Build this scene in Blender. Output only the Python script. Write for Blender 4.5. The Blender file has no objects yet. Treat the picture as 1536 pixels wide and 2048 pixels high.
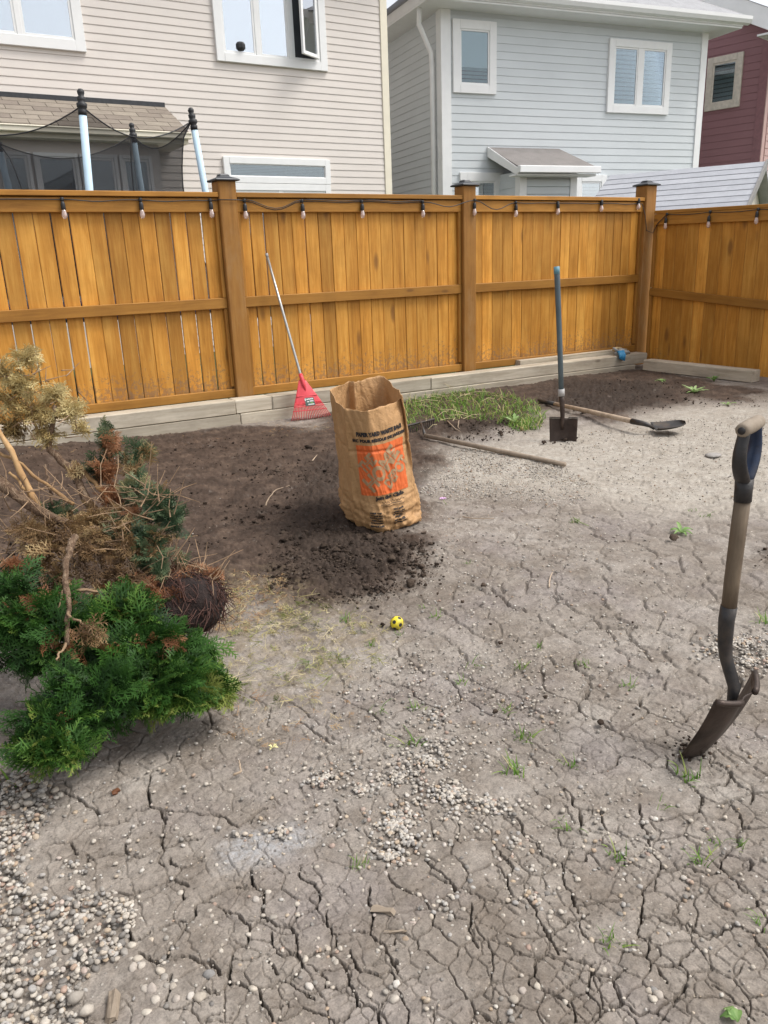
import bpy, bmesh, math, random
import numpy as np
from mathutils import Vector, Matrix, Quaternion

random.seed(7); np.random.seed(7)
S = bpy.context.scene
COL = S.collection

# ------------------------------------------------------------------ camera
HC = 1.26
PITCH, ROLL, HEAD = math.radians(17.6), math.radians(-2.17), math.radians(31)
FPX, PW, PH = 1570.0, 1536.0, 2048.0
_fh = np.array([math.sin(HEAD), math.cos(HEAD), 0.0]); _rh = np.array([math.cos(HEAD), -math.sin(HEAD), 0.0]); _z = np.array([0, 0, 1.0])
CF = _fh*math.cos(PITCH) - _z*math.sin(PITCH)
_u0 = np.cross(_rh, CF)
CR = math.cos(ROLL)*_rh + math.sin(ROLL)*_u0
CU = -math.sin(ROLL)*_rh + math.cos(ROLL)*_u0
CC = np.array([0, 0, HC])
cam_d = bpy.data.cameras.new('camera'); cam = bpy.data.objects.new('camera', cam_d); COL.objects.link(cam)
M = Matrix(((CR[0], CU[0], -CF[0], 0), (CR[1], CU[1], -CF[1], 0), (CR[2], CU[2], -CF[2], HC), (0, 0, 0, 1)))
cam.matrix_world = M
cam_d.sensor_fit = 'VERTICAL'; cam_d.sensor_height = 36; cam_d.sensor_width = 27
cam_d.lens = 36*FPX/PH; cam_d.clip_start = 0.05; cam_d.clip_end = 500
S.camera = cam

# ------------------------------------------------------------------ sky and sun (overcast)
W = bpy.data.worlds.new('World'); S.world = W; W.use_nodes = True
nt = W.node_tree; nt.nodes.clear()
SUN_EL, SUN_AZ = math.radians(58), math.radians(128)     # azimuth clockwise from +Y
sky = nt.nodes.new('ShaderNodeTexSky'); sky.sky_type = 'NISHITA'; sky.sun_disc = False
sky.sun_elevation = SUN_EL; sky.sun_rotation = SUN_AZ; sky.dust_density = 3.0; sky.air_density = 1.0
hs = nt.nodes.new('ShaderNodeHueSaturation'); hs.inputs['Saturation'].default_value = 0.22
bg = nt.nodes.new('ShaderNodeBackground'); bg.inputs['Strength'].default_value = 0.135
wo = nt.nodes.new('ShaderNodeOutputWorld')
nt.links.new(sky.outputs[0], hs.inputs['Color']); nt.links.new(hs.outputs[0], bg.inputs['Color']); nt.links.new(bg.outputs[0], wo.inputs['Surface'])
sl = bpy.data.lights.new('sun', 'SUN'); sl.energy = 1.25; sl.angle = math.radians(20); sl.color = (1.0, 0.96, 0.9)
so = bpy.data.objects.new('sun', sl); COL.objects.link(so)
sd = Vector((math.sin(SUN_AZ)*math.cos(SUN_EL), math.cos(SUN_AZ)*math.cos(SUN_EL), math.sin(SUN_EL)))
so.rotation_euler = sd.to_track_quat('Z', 'Y').to_euler()
S.view_settings.view_transform = 'Standard'; S.view_settings.look = 'None'
S.view_settings.exposure = 0.9; S.view_settings.gamma = 1.0
try: S.view_settings.use_curve_mapping = False
except Exception: pass

# ------------------------------------------------------------------ surveying helpers: photo pixel -> place in the world
def ray(x, y): return CF + CR*((x-PW/2)/FPX) - CU*((y-PH/2)/FPX)
def gp(x, y, z=0.0):
    d = ray(x, y); return CC + d*((z-HC)/d[2])
def onplane(x, y, P, n):
    d = ray(x, y); n = np.asarray(n, float); return CC + d*(np.dot(np.asarray(P, float)-CC, n)/np.dot(d, n))
def yp(x, y, Y): return onplane(x, y, (0, Y, 0), (0, 1, 0))
def xp(x, y, X): return onplane(x, y, (X, 0, 0), (1, 0, 0))
def dp(x, y, d): return CC + ray(x, y)*d
def facing(P):
    n = np.array([P[0], P[1], 0.0]); return n/np.linalg.norm(n)
def vp(x, y, P): return onplane(x, y, P, facing(P))

# ------------------------------------------------------------------ object helpers
def link(o, parent=None):
    COL.objects.link(o)
    if parent is not None: o.parent = parent
    return o
def tag(o, label=None, cat=None, group=None, kind=None):
    if label: o['label'] = label
    if cat: o['category'] = cat
    if group: o['group'] = group
    if kind: o['kind'] = kind
    return o
def thing(name, label, cat, loc=(0, 0, 0), rz=0.0, group=None):
    o = bpy.data.objects.new(name, None); o.location = loc; o.rotation_euler = (0, 0, rz); o.empty_display_size = 0.1
    link(o); return tag(o, label, cat, group)
class MB:
    def __init__(s): s.v = []; s.f = []
    def add(s, vs, fs):
        b = len(s.v); s.v += [tuple(float(c) for c in v) for v in vs]; s.f += [tuple(b+i for i in f) for f in fs]; return s
    def box(s, c, d, R=None):
        c = np.asarray(c, float); h = np.asarray(d, float)/2
        vs = [np.array([sx, sy, sz])*h for sx in (-1, 1) for sy in (-1, 1) for sz in (-1, 1)]
        if R is not None: vs = [R @ v for v in vs]
        return s.add([c+v for v in vs], [(0, 1, 3, 2), (4, 6, 7, 5), (0, 4, 5, 1), (2, 3, 7, 6), (0, 2, 6, 4), (1, 5, 7, 3)])
    def span(s, a, b): a = np.asarray(a, float); b = np.asarray(b, float); return s.box((a+b)/2, np.abs(b-a))
    def tube(s, pts, rad, n=8, cap=True, flat=1.0):
        pts = [np.asarray(p, float) for p in pts]; k = len(pts)
        if not hasattr(rad, '__len__'): rad = [rad]*k
        t0 = pts[1]-pts[0]; t0 /= np.linalg.norm(t0)+1e-9
        a = np.array([0, 0, 1.0]) if abs(t0[2]) < .9 else np.array([1.0, 0, 0])
        u = np.cross(t0, a); u /= np.linalg.norm(u)
        vs = []
        for i in range(k):
            t = pts[min(i+1, k-1)]-pts[max(i-1, 0)]; t /= np.linalg.norm(t)+1e-9
            u = u - t*np.dot(u, t); u /= np.linalg.norm(u)+1e-9; w = np.cross(t, u)
            for j in range(n):
                q = 2*math.pi*j/n; vs.append(pts[i]+rad[i]*(u*math.cos(q)+w*flat*math.sin(q)))
        fs = [(i*n+j, i*n+(j+1) % n, (i+1)*n+(j+1) % n, (i+1)*n+j) for i in range(k-1) for j in range(n)]
        if cap: fs += [tuple(range(n))[::-1], tuple((k-1)*n+j for j in range(n))]
        return s.add(vs, fs)
    def lathe(s, prof, n=12, M3=None, o=(0, 0, 0)):
        vs = []
        for r, z in prof:
            for j in range(n):
                q = 2*math.pi*j/n; v = np.array([r*math.cos(q), r*math.sin(q), z])
                vs.append((M3 @ v if M3 is not None else v)+np.asarray(o, float))
        k = len(prof)
        fs = [(i*n+j, i*n+(j+1) % n, (i+1)*n+(j+1) % n, (i+1)*n+j) for i in range(k-1) for j in range(n)]
        fs += [tuple(range(n))[::-1], tuple((k-1)*n+j for j in range(n))]
        return s.add(vs, fs)
    def grid(s, P):
        P = np.asarray(P, float); r, c = P.shape[:2]
        return s.add(P.reshape(-1, 3), [(i*c+j, i*c+j+1, (i+1)*c+j+1, (i+1)*c+j) for i in range(r-1) for j in range(c-1)])
    def mesh(s, name, smooth=False, bevel=0.0, seg=1):
        m = bpy.data.meshes.new(name); m.from_pydata(s.v, [], s.f)
        bm = bmesh.new(); bm.from_mesh(m); bmesh.ops.recalc_face_normals(bm, faces=bm.faces)
        if bevel: bmesh.ops.bevel(bm, geom=list(bm.edges), offset=bevel, segments=seg, affect='EDGES', profile=.5)
        bm.to_mesh(m); bm.free()
        if smooth: m.polygons.foreach_set('use_smooth', [True]*len(m.polygons))
        m.update(); return m
    def obj(s, name, mat, parent=None, smooth=False, bevel=0.0, seg=1):
        o = bpy.data.objects.new(name, s.mesh(name, smooth, bevel, seg)); o.data.materials.append(mat); return link(o, parent)
def npmesh(name, V, Fq, mat, parent=None, smooth=False, attrs=None):
    """fast mesh from numpy: V (n,3), Fq (m,3|4)"""
    m = bpy.data.meshes.new(name); k = Fq.shape[1]
    m.vertices.add(len(V)); m.vertices.foreach_set('co', np.ascontiguousarray(V, np.float32).ravel())
    m.loops.add(Fq.size); m.loops.foreach_set('vertex_index', np.ascontiguousarray(Fq, np.int32).ravel())
    m.polygons.add(len(Fq)); m.polygons.foreach_set('loop_start', np.arange(0, Fq.size, k, dtype=np.int32))
    m.update(calc_edges=True)
    if smooth: m.polygons.foreach_set('use_smooth', np.ones(len(Fq), bool))
    for an, val in (attrs or {}).items():
        if val.ndim == 1: a = m.attributes.new(an, 'FLOAT', 'POINT'); a.data.foreach_set('value', val.astype(np.float32))
        else: a = m.attributes.new(an, 'FLOAT_COLOR', 'POINT'); a.data.foreach_set('color', val.astype(np.float32).ravel())
    m.validate(); m.update()
    o = bpy.data.objects.new(name, m); m.materials.append(mat); return link(o, parent)
def rotz3(a): c, s = math.cos(a), math.sin(a); return np.array([[c, -s, 0], [s, c, 0], [0, 0, 1.0]])
def nrm(v): v = np.asarray(v, float); return v/(np.linalg.norm(v)+1e-12)

# ------------------------------------------------------------------ material helpers
class N:
    def __init__(s, name):
        s.m = bpy.data.materials.new(name); s.m.use_nodes = True; s.t = s.m.node_tree; s.t.nodes.clear()
        s.out = s.n('ShaderNodeOutputMaterial')
    def n(s, typ, **kw):
        x = s.t.nodes.new(typ)
        for k, v in kw.items():
            if k.startswith('i_'):
                key = k[2:].replace('_', ' ')
                x.inputs[key].default_value = v
            else: setattr(x, k, v)
        return x
    def l(s, a, b): s.t.links.new(a, b)
    def coords(s, kind='Object', scale=(1, 1, 1), perobj=False):
        tc = s.n('ShaderNodeTexCoord'); mp = s.n('ShaderNodeMapping'); mp.inputs['Scale'].default_value = scale
        s.l(tc.outputs[kind], mp.inputs['Vector'])
        if perobj:
            oi = s.n('ShaderNodeObjectInfo'); mul = s.n('ShaderNodeMath', operation='MULTIPLY'); mul.inputs[1].default_value = 57.0
            s.l(oi.outputs['Random'], mul.inputs[0]); cb = s.n('ShaderNodeCombineXYZ')
            for k in range(3): s.l(mul.outputs[0], cb.inputs[k])
            s.l(cb.outputs[0], mp.inputs['Location'])
        return mp.outputs[0]
    def noise(s, vec, scale, detail=4, rough=.55, dist=0.0):
        x = s.n('ShaderNodeTexNoise'); x.inputs['Scale'].default_value = scale; x.inputs['Detail'].default_value = detail
        x.inputs['Roughness'].default_value = rough; x.inputs['Distortion'].default_value = dist
        s.l(vec, x.inputs['Vector']); return x.outputs[0]
    def vor(s, vec, scale, feature='F1', out='Distance', rnd=1.0):
        x = s.n('ShaderNodeTexVoronoi', feature=feature); x.inputs['Scale'].default_value = scale; x.inputs['Randomness'].default_value = rnd
        s.l(vec, x.inputs['Vector']); return x.outputs[out]
    def ramp(s, fac, stops):
        x = s.n('ShaderNodeValToRGB'); e = x.color_ramp.elements
        while len(e) < len(stops): e.new(.5)
        for i, (p, c) in enumerate(stops):
            e[i].position = p; e[i].color = (*c, 1) if hasattr(c, '__len__') else (c, c, c, 1)
        s.l(fac, x.inputs[0]); return x.outputs[0]
    def mix(s, fac, a, b, mode='MIX'):
        x = s.n('ShaderNodeMix', data_type='RGBA', blend_type=mode, clamp_factor=True)
        for sock, v in ((x.inputs[0], fac), (x.inputs[6], a), (x.inputs[7], b)):
            if hasattr(v, 'links'): s.l(v, sock)
            elif hasattr(v, '__len__'): sock.default_value = (*v, 1)
            else: sock.default_value = v if sock == x.inputs[0] else (v, v, v, 1)
        return x.outputs[2]
    def math(s, op, a, b=0.0, c=None):
        x = s.n('ShaderNodeMath', operation=op)
        for i, v in enumerate((a, b) if c is None else (a, b, c)):
            if hasattr(v, 'links'): s.l(v, x.inputs[i])
            else: x.inputs[i].default_value = v
        return x.outputs[0]
    def bump(s, h, strength=.4, dist=.01, normal=None):
        x = s.n('ShaderNodeBump'); x.inputs['Strength'].default_value = strength; x.inputs['Distance'].default_value = dist
        s.l(h, x.inputs['Height'])
        if normal is not None: s.l(normal, x.inputs['Normal'])
        return x.outputs[0]
    def bsdf(s, color, rough=.7, metal=0.0, normal=None, spec=.5, **kw):
        b = s.n('ShaderNodeBsdfPrincipled')
        for key, v in (('Base Color', color), ('Roughness', rough), ('Metallic', metal), ('Specular IOR Level', spec)):
            sock = b.inputs[key]
            if hasattr(v, 'links'): s.l(v, sock)
            elif key == 'Base Color': sock.default_value = (*v, 1)
            else: sock.default_value = v
        for k, v in kw.items(): b.inputs[k].default_value = v
        if normal is not None: s.l(normal, b.inputs['Normal'])
        return b.outputs[0]
    def done(s, sh): s.l(sh, s.out.inputs['Surface']); return s.m

def plain(name, col, rough=.6, metal=0.0, var=.15, scale=12, bump=.15, spec=.5, dirt=None, dist=.004):
    q = N(name); v = q.coords('Object', perobj=True)
    n1 = q.noise(v, scale, 5); lo = tuple(c*(1-var) for c in col); hi = tuple(min(1, c*(1+var)) for c in col)
    c = q.ramp(n1, [(.3, lo), (.7, hi)])
    if dirt:
        c = q.mix(q.ramp(q.noise(v, scale*.45, 6, .65), [(.48, 0), (.66, 1)]), c, dirt)
    return q.done(q.bsdf(c, rough, metal, q.bump(q.noise(v, scale*4, 4), bump, dist), spec))

def wood(name, stops, knot=(.16, .07, .02), rough=.6, wear=None, kn=.9, tone=.22, splash=False):
    """grain runs along the local z axis"""
    q = N(name)
    v = q.coords('Object', (1, 1, .07), True); v2 = q.coords('Object', (1, 1, .35), True); v3 = q.coords('Object', (1, 1, 1), True)
    g = q.noise(v, 42, 6, .62, .8); big = q.noise(v, 9, 3, .5, 1.4)
    f = q.math('ADD', q.math('MULTIPLY', g, .55), q.math('MULTIPLY', big, .5))
    c = q.ramp(f, stops)
    oi = q.n('ShaderNodeObjectInfo')
    mp = q.n('ShaderNodeMapRange'); mp.inputs[3].default_value = 1-tone; mp.inputs[4].default_value = 1+tone*.8
    q.l(oi.outputs['Random'], mp.inputs[0]); c = q.mix(1.0, c, mp.outputs[0], 'MULTIPLY')
    kd = q.vor(v2, 4.2); kf = q.ramp(kd, [(.0, 1), (.045*kn, .9), (.09*kn, 0)]) if kn else None
    if kn: c = q.mix(q.math('MULTIPLY', kf, .75), c, knot)
    blot = q.ramp(q.noise(v3, 3.2, 5, .6), [(.42, 0), (.72, 1)])
    c = q.mix(q.math('MULTIPLY', blot, .30), c, tuple(x*.55 for x in stops[0][1]))
    if wear: c = q.mix(q.ramp(q.noise(v2, 6, 6, .7), [(.5, 0), (.7, .8)]), c, wear)
    if splash:   # dried mud splashed up the foot of the boards, and nail heads at rail height
        sp = q.n('ShaderNodeSeparateXYZ'); q.l(q.n('ShaderNodeTexCoord').outputs['Object'], sp.inputs[0])
        m_ = q.math('GREATER_THAN', q.noise(v3, 34, 6, .8), q.math('ADD', .44, q.math('MULTIPLY', sp.outputs[2], .55)))
        c = q.mix(q.math('MULTIPLY', m_, .55), c, (.17, .12, .08))
    return q.done(q.bsdf(c, rough, 0, q.bump(g, .35, .003), .3))

M_fence = wood('stained_fence_wood', [(.25, (.315, .128, .017)), (.48, (.53, .235, .036)), (.75, (.74, .395, .085))], tone=.30, kn=1.7, splash=True)
M_rail = wood('stained_rail_wood', [(.25, (.23, .095, .017)), (.5, (.37, .17, .030)), (.78, (.48, .235, .048))])
M_post = wood('weathered_post_wood', [(.25, (.22, .098, .022)), (.5, (.37, .168, .036)), (.78, (.47, .235, .058))], wear=(.32, .18, .07))
M_timber = wood('weathered_timber', [(.25, (.26, .215, .155)), (.48, (.44, .385, .30)), (.75, (.60, .54, .44))], knot=(.12, .09, .06), rough=.85, kn=1.0, tone=.12, wear=(.30, .255, .20))
M_handlewood = wood('worn_handle_wood', [(.25, (.05, .036, .023)), (.5, (.105, .076, .050)), (.78, (.18, .138, .095))], rough=.7, kn=0, wear=(.05, .036, .026))
M_ashwood = wood('pale_handle_wood', [(.25, (.30, .22, .145)), (.5, (.42, .32, .23)), (.78, (.5, .4, .3))], rough=.7, kn=0, wear=(.2, .15, .1))
M_greywood2 = wood('worn_grip_wood', [(.25, (.20, .155, .11)), (.5, (.30, .245, .185)), (.78, (.38, .32, .25))], rough=.7, kn=0, wear=(.14, .105, .075))
M_greywood = wood('grey_handle_wood', [(.25, (.15, .115, .085)), (.5, (.25, .20, .15)), (.78, (.33, .27, .21))], rough=.85, kn=0)
M_blackcap = plain('black_cap', (.028, .03, .034), .42, 0, .3, 20, .15)
M_black = plain('black_rubber', (.02, .02, .022), .55, 0, .3, 30, .1)
M_rust = plain('rusty_blade_steel', (.058, .041, .033), .48, .55, .45, 14, .3, dirt=(.045, .03, .024))
M_darksteel = plain('dark_blade_steel', (.05, .046, .044), .5, .4, .35, 16, .3, dirt=(.10, .075, .055))
M_blackpaint = plain('worn_black_paint', (.02, .018, .018), .5, .0, .35, 22, .25, dirt=(.055, .04, .03))
M_navy = plain('navy_painted_steel', (.02, .032, .065), .38, .3, .35, 18, .2, dirt=(.035, .028, .025))
M_bluefibre = plain('blue_grey_fibreglass', (.075, .105, .12), .5, 0, .18, 10, .1)
M_steelpole = plain('galvanised_pole', (.42, .42, .40), .38, .75, .12, 20, .05)
M_red = plain('red_plastic', (.62, .05, .065), .42, 0, .10, 14, .05)
M_white = plain('white_vinyl', (.80, .80, .79), .45, 0, .03, 6, .03)
M_cream = plain('cream_vinyl', (.78, .72, .58), .5, 0, .04, 6, .03)
M_pink = plain('petal_pink', (.55, .35, .55), .6)
M_stone = plain('flat_stone', (.30, .28, .26), .85, 0, .2, 25, .4)
M_glove = plain('grey_glove_fabric', (.30, .30, .29), .9, 0, .2, 40, .5)
M_gloveblue = plain('blue_glove_rubber', (.03, .22, .42), .5, 0, .2, 20, .2)
M_glovecuff = plain('tan_glove_cuff', (.42, .32, .18), .9, 0, .2, 40, .4)

def siding_mat(name, col):
    q = N(name); v = q.coords('Object', (1, 1, 1), True)
    n1 = q.noise(v, 1.3, 4); n2 = q.noise(q.coords('Object', (.6, 30, 30), True), 3, 4)
    c = q.ramp(n1, [(.3, tuple(x*.95 for x in col)), (.7, tuple(x*1.03 for x in col))])
    return q.done(q.bsdf(c, .55, 0, q.bump(n2, .08, .003), .4))
M_sid_tan = siding_mat('tan_siding', (.68, .625, .575)); M_sid_grey = siding_mat('grey_siding', (.60, .632, .645)); M_sid_red = siding_mat('maroon_siding', (.27, .135, .145))
M_sid_pink = siding_mat('pinkish_brick_trim', (.50, .33, .30))

def shingle_mat(name, a, b):
    q = N(name); v = q.coords('Object', (1, 1, 1), True); oi = q.n('ShaderNodeObjectInfo')
    c = q.ramp(oi.outputs['Random'], [(0, a), (1, b)])
    sp = q.noise(v, 160, 3, .7); c = q.mix(1.0, c, q.ramp(sp, [(.3, .7), (.7, 1.25)]), 'MULTIPLY')
    c = q.mix(q.math('MULTIPLY', q.ramp(q.noise(v, 5, 4), [(.4, 0), (.7, 1)]), .35), c, tuple(x*.7 for x in a))
    return q.done(q.bsdf(c, .95, 0, q.bump(sp, .5, .004), .2))
M_shin_brown = shingle_mat('brown_shingle', (.22, .185, .155), (.31, .27, .22)); M_shin_grey = shingle_mat('grey_shingle', (.34, .34, .35), (.42, .42, .43)); M_shin_shed = shingle_mat('pale_grey_shingle', (.36, .37, .40), (.43, .44, .47))

def glass_mat(name, refl=.35, tint=(.75, .82, .84)):
    q = N(name); g = q.n('ShaderNodeBsdfGlossy'); g.inputs['Roughness'].default_value = .02; g.inputs['Color'].default_value = (.92, .95, 1, 1)
    t = q.n('ShaderNodeBsdfTransparent'); t.inputs['Color'].default_value = (*tint, 1)
    
    f = q.n('ShaderNodeFresnel'); f.inputs['IOR'].default_value = 1.5
    fac = q.math('ADD', q.math('MULTIPLY', f.outputs[0], .8), refl)
    mx = q.n('ShaderNodeMixShader'); q.l(fac, mx.inputs[0]); q.l(t.outputs[0], mx.inputs[1]); q.l(g.outputs[0], mx.inputs[2])
    return q.done(mx.outputs[0])
M_glass = glass_mat('window_glass', .42); M_glass2 = glass_mat('screened_glass', .12)
M_room = plain('dark_interior', (.035, .037, .042), .9, var=.3, scale=3)
M_blind = plain('white_blind', (.72, .74, .75), .6, var=.05)
M_blindgrey = plain('grey_green_blind', (.30, .36, .35), .7, var=.1)

# ------------------------------------------------------------------ numpy noise
def _hash(ix, iy, seed):
    h = (ix.astype(np.int64)*374761393 + iy.astype(np.int64)*668265263 + seed*1442695041) & 0xffffffff
    h = ((h ^ (h >> 13))*1274126177) & 0xffffffff; h ^= h >> 16
    return (h & 0xffffff)/float(0xffffff)
def vnoise(x, y, seed=0):
    ix = np.floor(x); iy = np.floor(y); fx = x-ix; fy = y-iy; ix = ix.astype(np.int64); iy = iy.astype(np.int64)
    u = fx*fx*fx*(fx*(fx*6-15)+10); v = fy*fy*fy*(fy*(fy*6-15)+10)
    a = _hash(ix, iy, seed); b = _hash(ix+1, iy, seed); c = _hash(ix, iy+1, seed); d = _hash(ix+1, iy+1, seed)
    return (a*(1-u)+b*u)*(1-v)+(c*(1-u)+d*u)*v
def fbm(x, y, seed=0, oct=4, gain=.5):
    s = np.zeros_like(x); a = 1.0; t = 0.0
    for k in range(oct):
        s += a*(vnoise(x*2**k, y*2**k, seed+k*17)-.5); t += a; a *= gain
    return s/t*2
def worley_edge(x, y, seed):
    """distance to the nearest voronoi cell edge, cell id"""
    ix = np.floor(x).astype(np.int64); iy = np.floor(y).astype(np.int64)
    best = np.full(x.shape, 9.0); bx = np.zeros_like(x); by = np.zeros_like(x); cid = np.zeros_like(x)
    for dx in (-1, 0, 1):
        for dy in (-1, 0, 1):
            px_ = ix+dx+.12+.76*_hash(ix+dx, iy+dy, seed); py_ = iy+dy+.12+.76*_hash(ix+dx, iy+dy, seed+5)
            d = (px_-x)**2+(py_-y)**2; m = d < best
            best = np.where(m, d, best); bx = np.where(m, px_, bx); by = np.where(m, py_, by); cid = np.where(m, _hash(ix+dx, iy+dy, seed+9), cid)
    e = np.full(x.shape, 9.0); bi = np.floor(bx).astype(np.int64); bj = np.floor(by).astype(np.int64)
    for dx in (-2, -1, 0, 1, 2):
        for dy in (-2, -1, 0, 1, 2):
            if dx == 0 and dy == 0: continue
            px_ = bi+dx+.12+.76*_hash(bi+dx, bj+dy, seed); py_ = bj+dy+.12+.76*_hash(bi+dx, bj+dy, seed+5)
            mx = (bx+px_)/2-x; my = (by+py_)/2-y; ddx = px_-bx; ddy = py_-by; L = np.sqrt(ddx*ddx+ddy*ddy)+1e-9
            e = np.minimum(e, (mx*ddx+my*ddy)/L)
    return e, cid
def inpoly(poly, X, Y):
    ins = np.zeros(X.shape, bool); k = len(poly)
    for i in range(k):
        x1, y1 = poly[i]; x2, y2 = poly[(i+1) % k]
        if y1 == y2: continue
        c = ((y1 > Y) != (y2 > Y)) & (X < (x2-x1)*(Y-y1)/(y2-y1)+x1); ins ^= c
    return ins
def wpoly(pix): return [tuple(gp(x, y)[:2]) for x, y in pix]
def softmask(polys, X, Y, soft=.08, warp=.10, seed=0, n=8):
    wx = X+warp*fbm(X*3.1, Y*3.1, seed+3, 5, .6); wy = Y+warp*fbm(X*3.1, Y*3.1, seed+41, 5, .6)
    acc = np.zeros_like(X)
    for k in range(n):
        a = 2*math.pi*k/n; r = soft*(.45 if k % 2 else 1.0)
        m = np.zeros(X.shape, bool)
        for p in polys: m |= inpoly(p, wx+r*math.cos(a), wy+r*math.sin(a))
        acc += m
    return acc/n

# ------------------------------------------------------------------ ground
def sstep(a, b, x): t = np.clip((x-a)/(b-a), 0, 1); return t*t*(3-2*t)
SOIL = [wpoly([(-120, 900), (560, 852), (660, 865), (850, 850), (1000, 845), (1060, 820), (1010, 850), (960, 872), (880, 878), (862, 925), (850, 990), (870, 1050), (862, 1120), (838, 1168), (760, 1195), (700, 1222), (600, 1222), (520, 1200), (450, 1190), (430, 1240), (395, 1280), (330, 1290), (200, 1250), (-150, 1250)]),
        wpoly([(640, 870), (640, 830), (820, 775), (1285, 735), (1540, 790), (1470, 806), (1390, 800), (1300, 822), (1215, 848), (1090, 812), (1050, 850), (960, 870), (860, 880)]),
        wpoly([(1470, 1090), (1540, 1060), (1640, 1120), (1600, 1180), (1510, 1125)]),
        wpoly([(1250, 1125), (1300, 1128), (1290, 1142), (1240, 1136)])]
LITTER = [wpoly([(450, 1140), (560, 1150), (620, 1195), (720, 1200), (800, 1260), (740, 1330), (600, 1400), (500, 1420), (440, 1350), (400, 1270)])]
PALE = [wpoly([(850, 905), (960, 885), (1090, 862), (1230, 850), (1330, 822), (1460, 808), (1640, 820), (1700, 1010), (1460, 1035), (1230, 1010), (1080, 985), (900, 985), (842, 950)])]  # paler dry clay, with far-off haze and grazing brightness painted into its colour
FINEGRAV = [wpoly([(845, 900), (960, 892), (1120, 935), (1200, 985), (1120, 1015), (1000, 985), (900, 985), (835, 960)]), wpoly([(790, 985), (850, 985), (900, 1020), (960, 1060), (900, 1090), (860, 1040)])]
DUST = [wpoly([(420, 1700), (480, 1670), (600, 1650), (640, 1690), (560, 1725), (440, 1735)])]

def hbase(x, y):
    x = np.asarray(x, float); y = np.asarray(y, float)
    return .075*sstep(1.9, .2, x)*sstep(5.0, 6.2, y) + .018*fbm(x*.9, y*.9, 11, 3)

CR_PX = []   # main drying cracks, traced as (halfwidth mm, points)
def _cr(w, ox, oy, sc, *lines):
    for L in lines: CR_PX.append((w, [(ox+a/sc, oy+b/sc) for a, b in L]))
_cr(5.5, 0, 1500, 2.954, [(1010, 30), (985, 70), (900, 110), (880, 170), (870, 270), (885, 330), (950, 350), (970, 400)],
    [(690, 830), (740, 845), (830, 830), (900, 795), (1020, 770), (1100, 790)], [(1536, 650), (1480, 700), (1480, 780), (1400, 805), (1330, 815), (1200, 870), (1150, 910), (1150, 960), (1090, 1030), (1060, 1080), (1020, 1140), (980, 1200), (935, 1255)],
    [(935, 1255), (1010, 1230), (1110, 1210), (1170, 1245), (1230, 1245), (1290, 1305), (1330, 1290)], [(935, 1255), (860, 1210), (820, 1190)])
_cr(3.2, 0, 1500, 2.954, [(970, 400), (945, 480), (945, 540), (965, 565), (930, 630), (975, 665)], [(885, 345), (800, 355), (740, 400), (640, 430), (560, 430), (480, 480), (420, 530), (450, 605)],
    [(420, 540), (300, 550), (220, 575)], [(950, 350), (1100, 350), (1200, 380), (1280, 370)], [(450, 270), (520, 320), (590, 370), (700, 300)], [(515, 605), (520, 635), (630, 600), (740, 595), (800, 615), (900, 575), (940, 550)],
    [(965, 565), (1100, 525), (1200, 505)], [(1005, 625), (1050, 680), (1080, 690), (1200, 620)], [(1080, 690), (1040, 740), (1020, 770)], [(1065, 815), (1090, 865)], [(740, 595), (745, 500), (770, 450)],
    [(770, 1110), (750, 1130), (700, 1180), (600, 1230), (520, 1220)], [(770, 1110), (840, 1095), (880, 1070)], [(770, 1110), (755, 1050)], [(930, 1050), (1010, 1020), (1060, 995), (1100, 1000)],
    [(1340, 1360), (1280, 1420), (1200, 1400)], [(1010, 1330), (990, 1420), (960, 1480)], [(960, 1510), (1100, 1500), (1220, 1450)], [(330, 240), (400, 265), (450, 275)], [(1280, 370), (1400, 455), (1536, 360)])
_cr(6.0, 400, 1750, 3.072, [(375, 200), (380, 250), (450, 285), (530, 310), (590, 350), (590, 400), (600, 460), (640, 500), (640, 540), (600, 600), (550, 635), (490, 630), (440, 660), (360, 700), (300, 695), (260, 680), (220, 655), (165, 655), (165, 590), (205, 510), (210, 470), (290, 430), (300, 320), (240, 250), (220, 225), (130, 195)],
    [(300, 320), (340, 290), (405, 280)], [(530, 310), (600, 255), (660, 235), (720, 190), (745, 120), (735, 90)], [(360, 700), (385, 780), (435, 820), (470, 910), (480, 960)], [(960, 790), (1030, 805), (1090, 825), (1095, 915), (1100, 980)])
_cr(4.2, 400, 1750, 3.072, [(310, 0), (310, 50), (405, 100), (375, 200)], [(310, 50), (240, 70), (160, 80), (90, 100), (0, 165)], [(735, 90), (660, 45), (620, 20), (620, -20)],
    [(770, 225), (770, 290), (810, 350), (840, 365), (830, 420), (780, 450), (660, 495)], [(840, 365), (900, 355), (960, 345), (1030, 345), (1070, 390), (1150, 430), (1150, 460), (1190, 510), (1215, 560)],
    [(1035, 70), (1045, 130), (1055, 200), (1060, 290), (1030, 345)], [(1150, 430), (1205, 405), (1205, 370)], [(790, 450), (840, 500), (885, 550), (920, 630), (930, 680), (960, 720), (960, 790), (920, 820), (910, 860), (810, 895), (740, 840)],
    [(550, 635), (590, 700), (640, 725), (690, 720), (760, 685), (840, 680), (930, 670)], [(640, 725), (700, 760)], [(885, 550), (940, 530), (940, 560), (980, 580), (1050, 585), (1100, 595), (1170, 550), (1200, 600), (1205, 650)])
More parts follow.
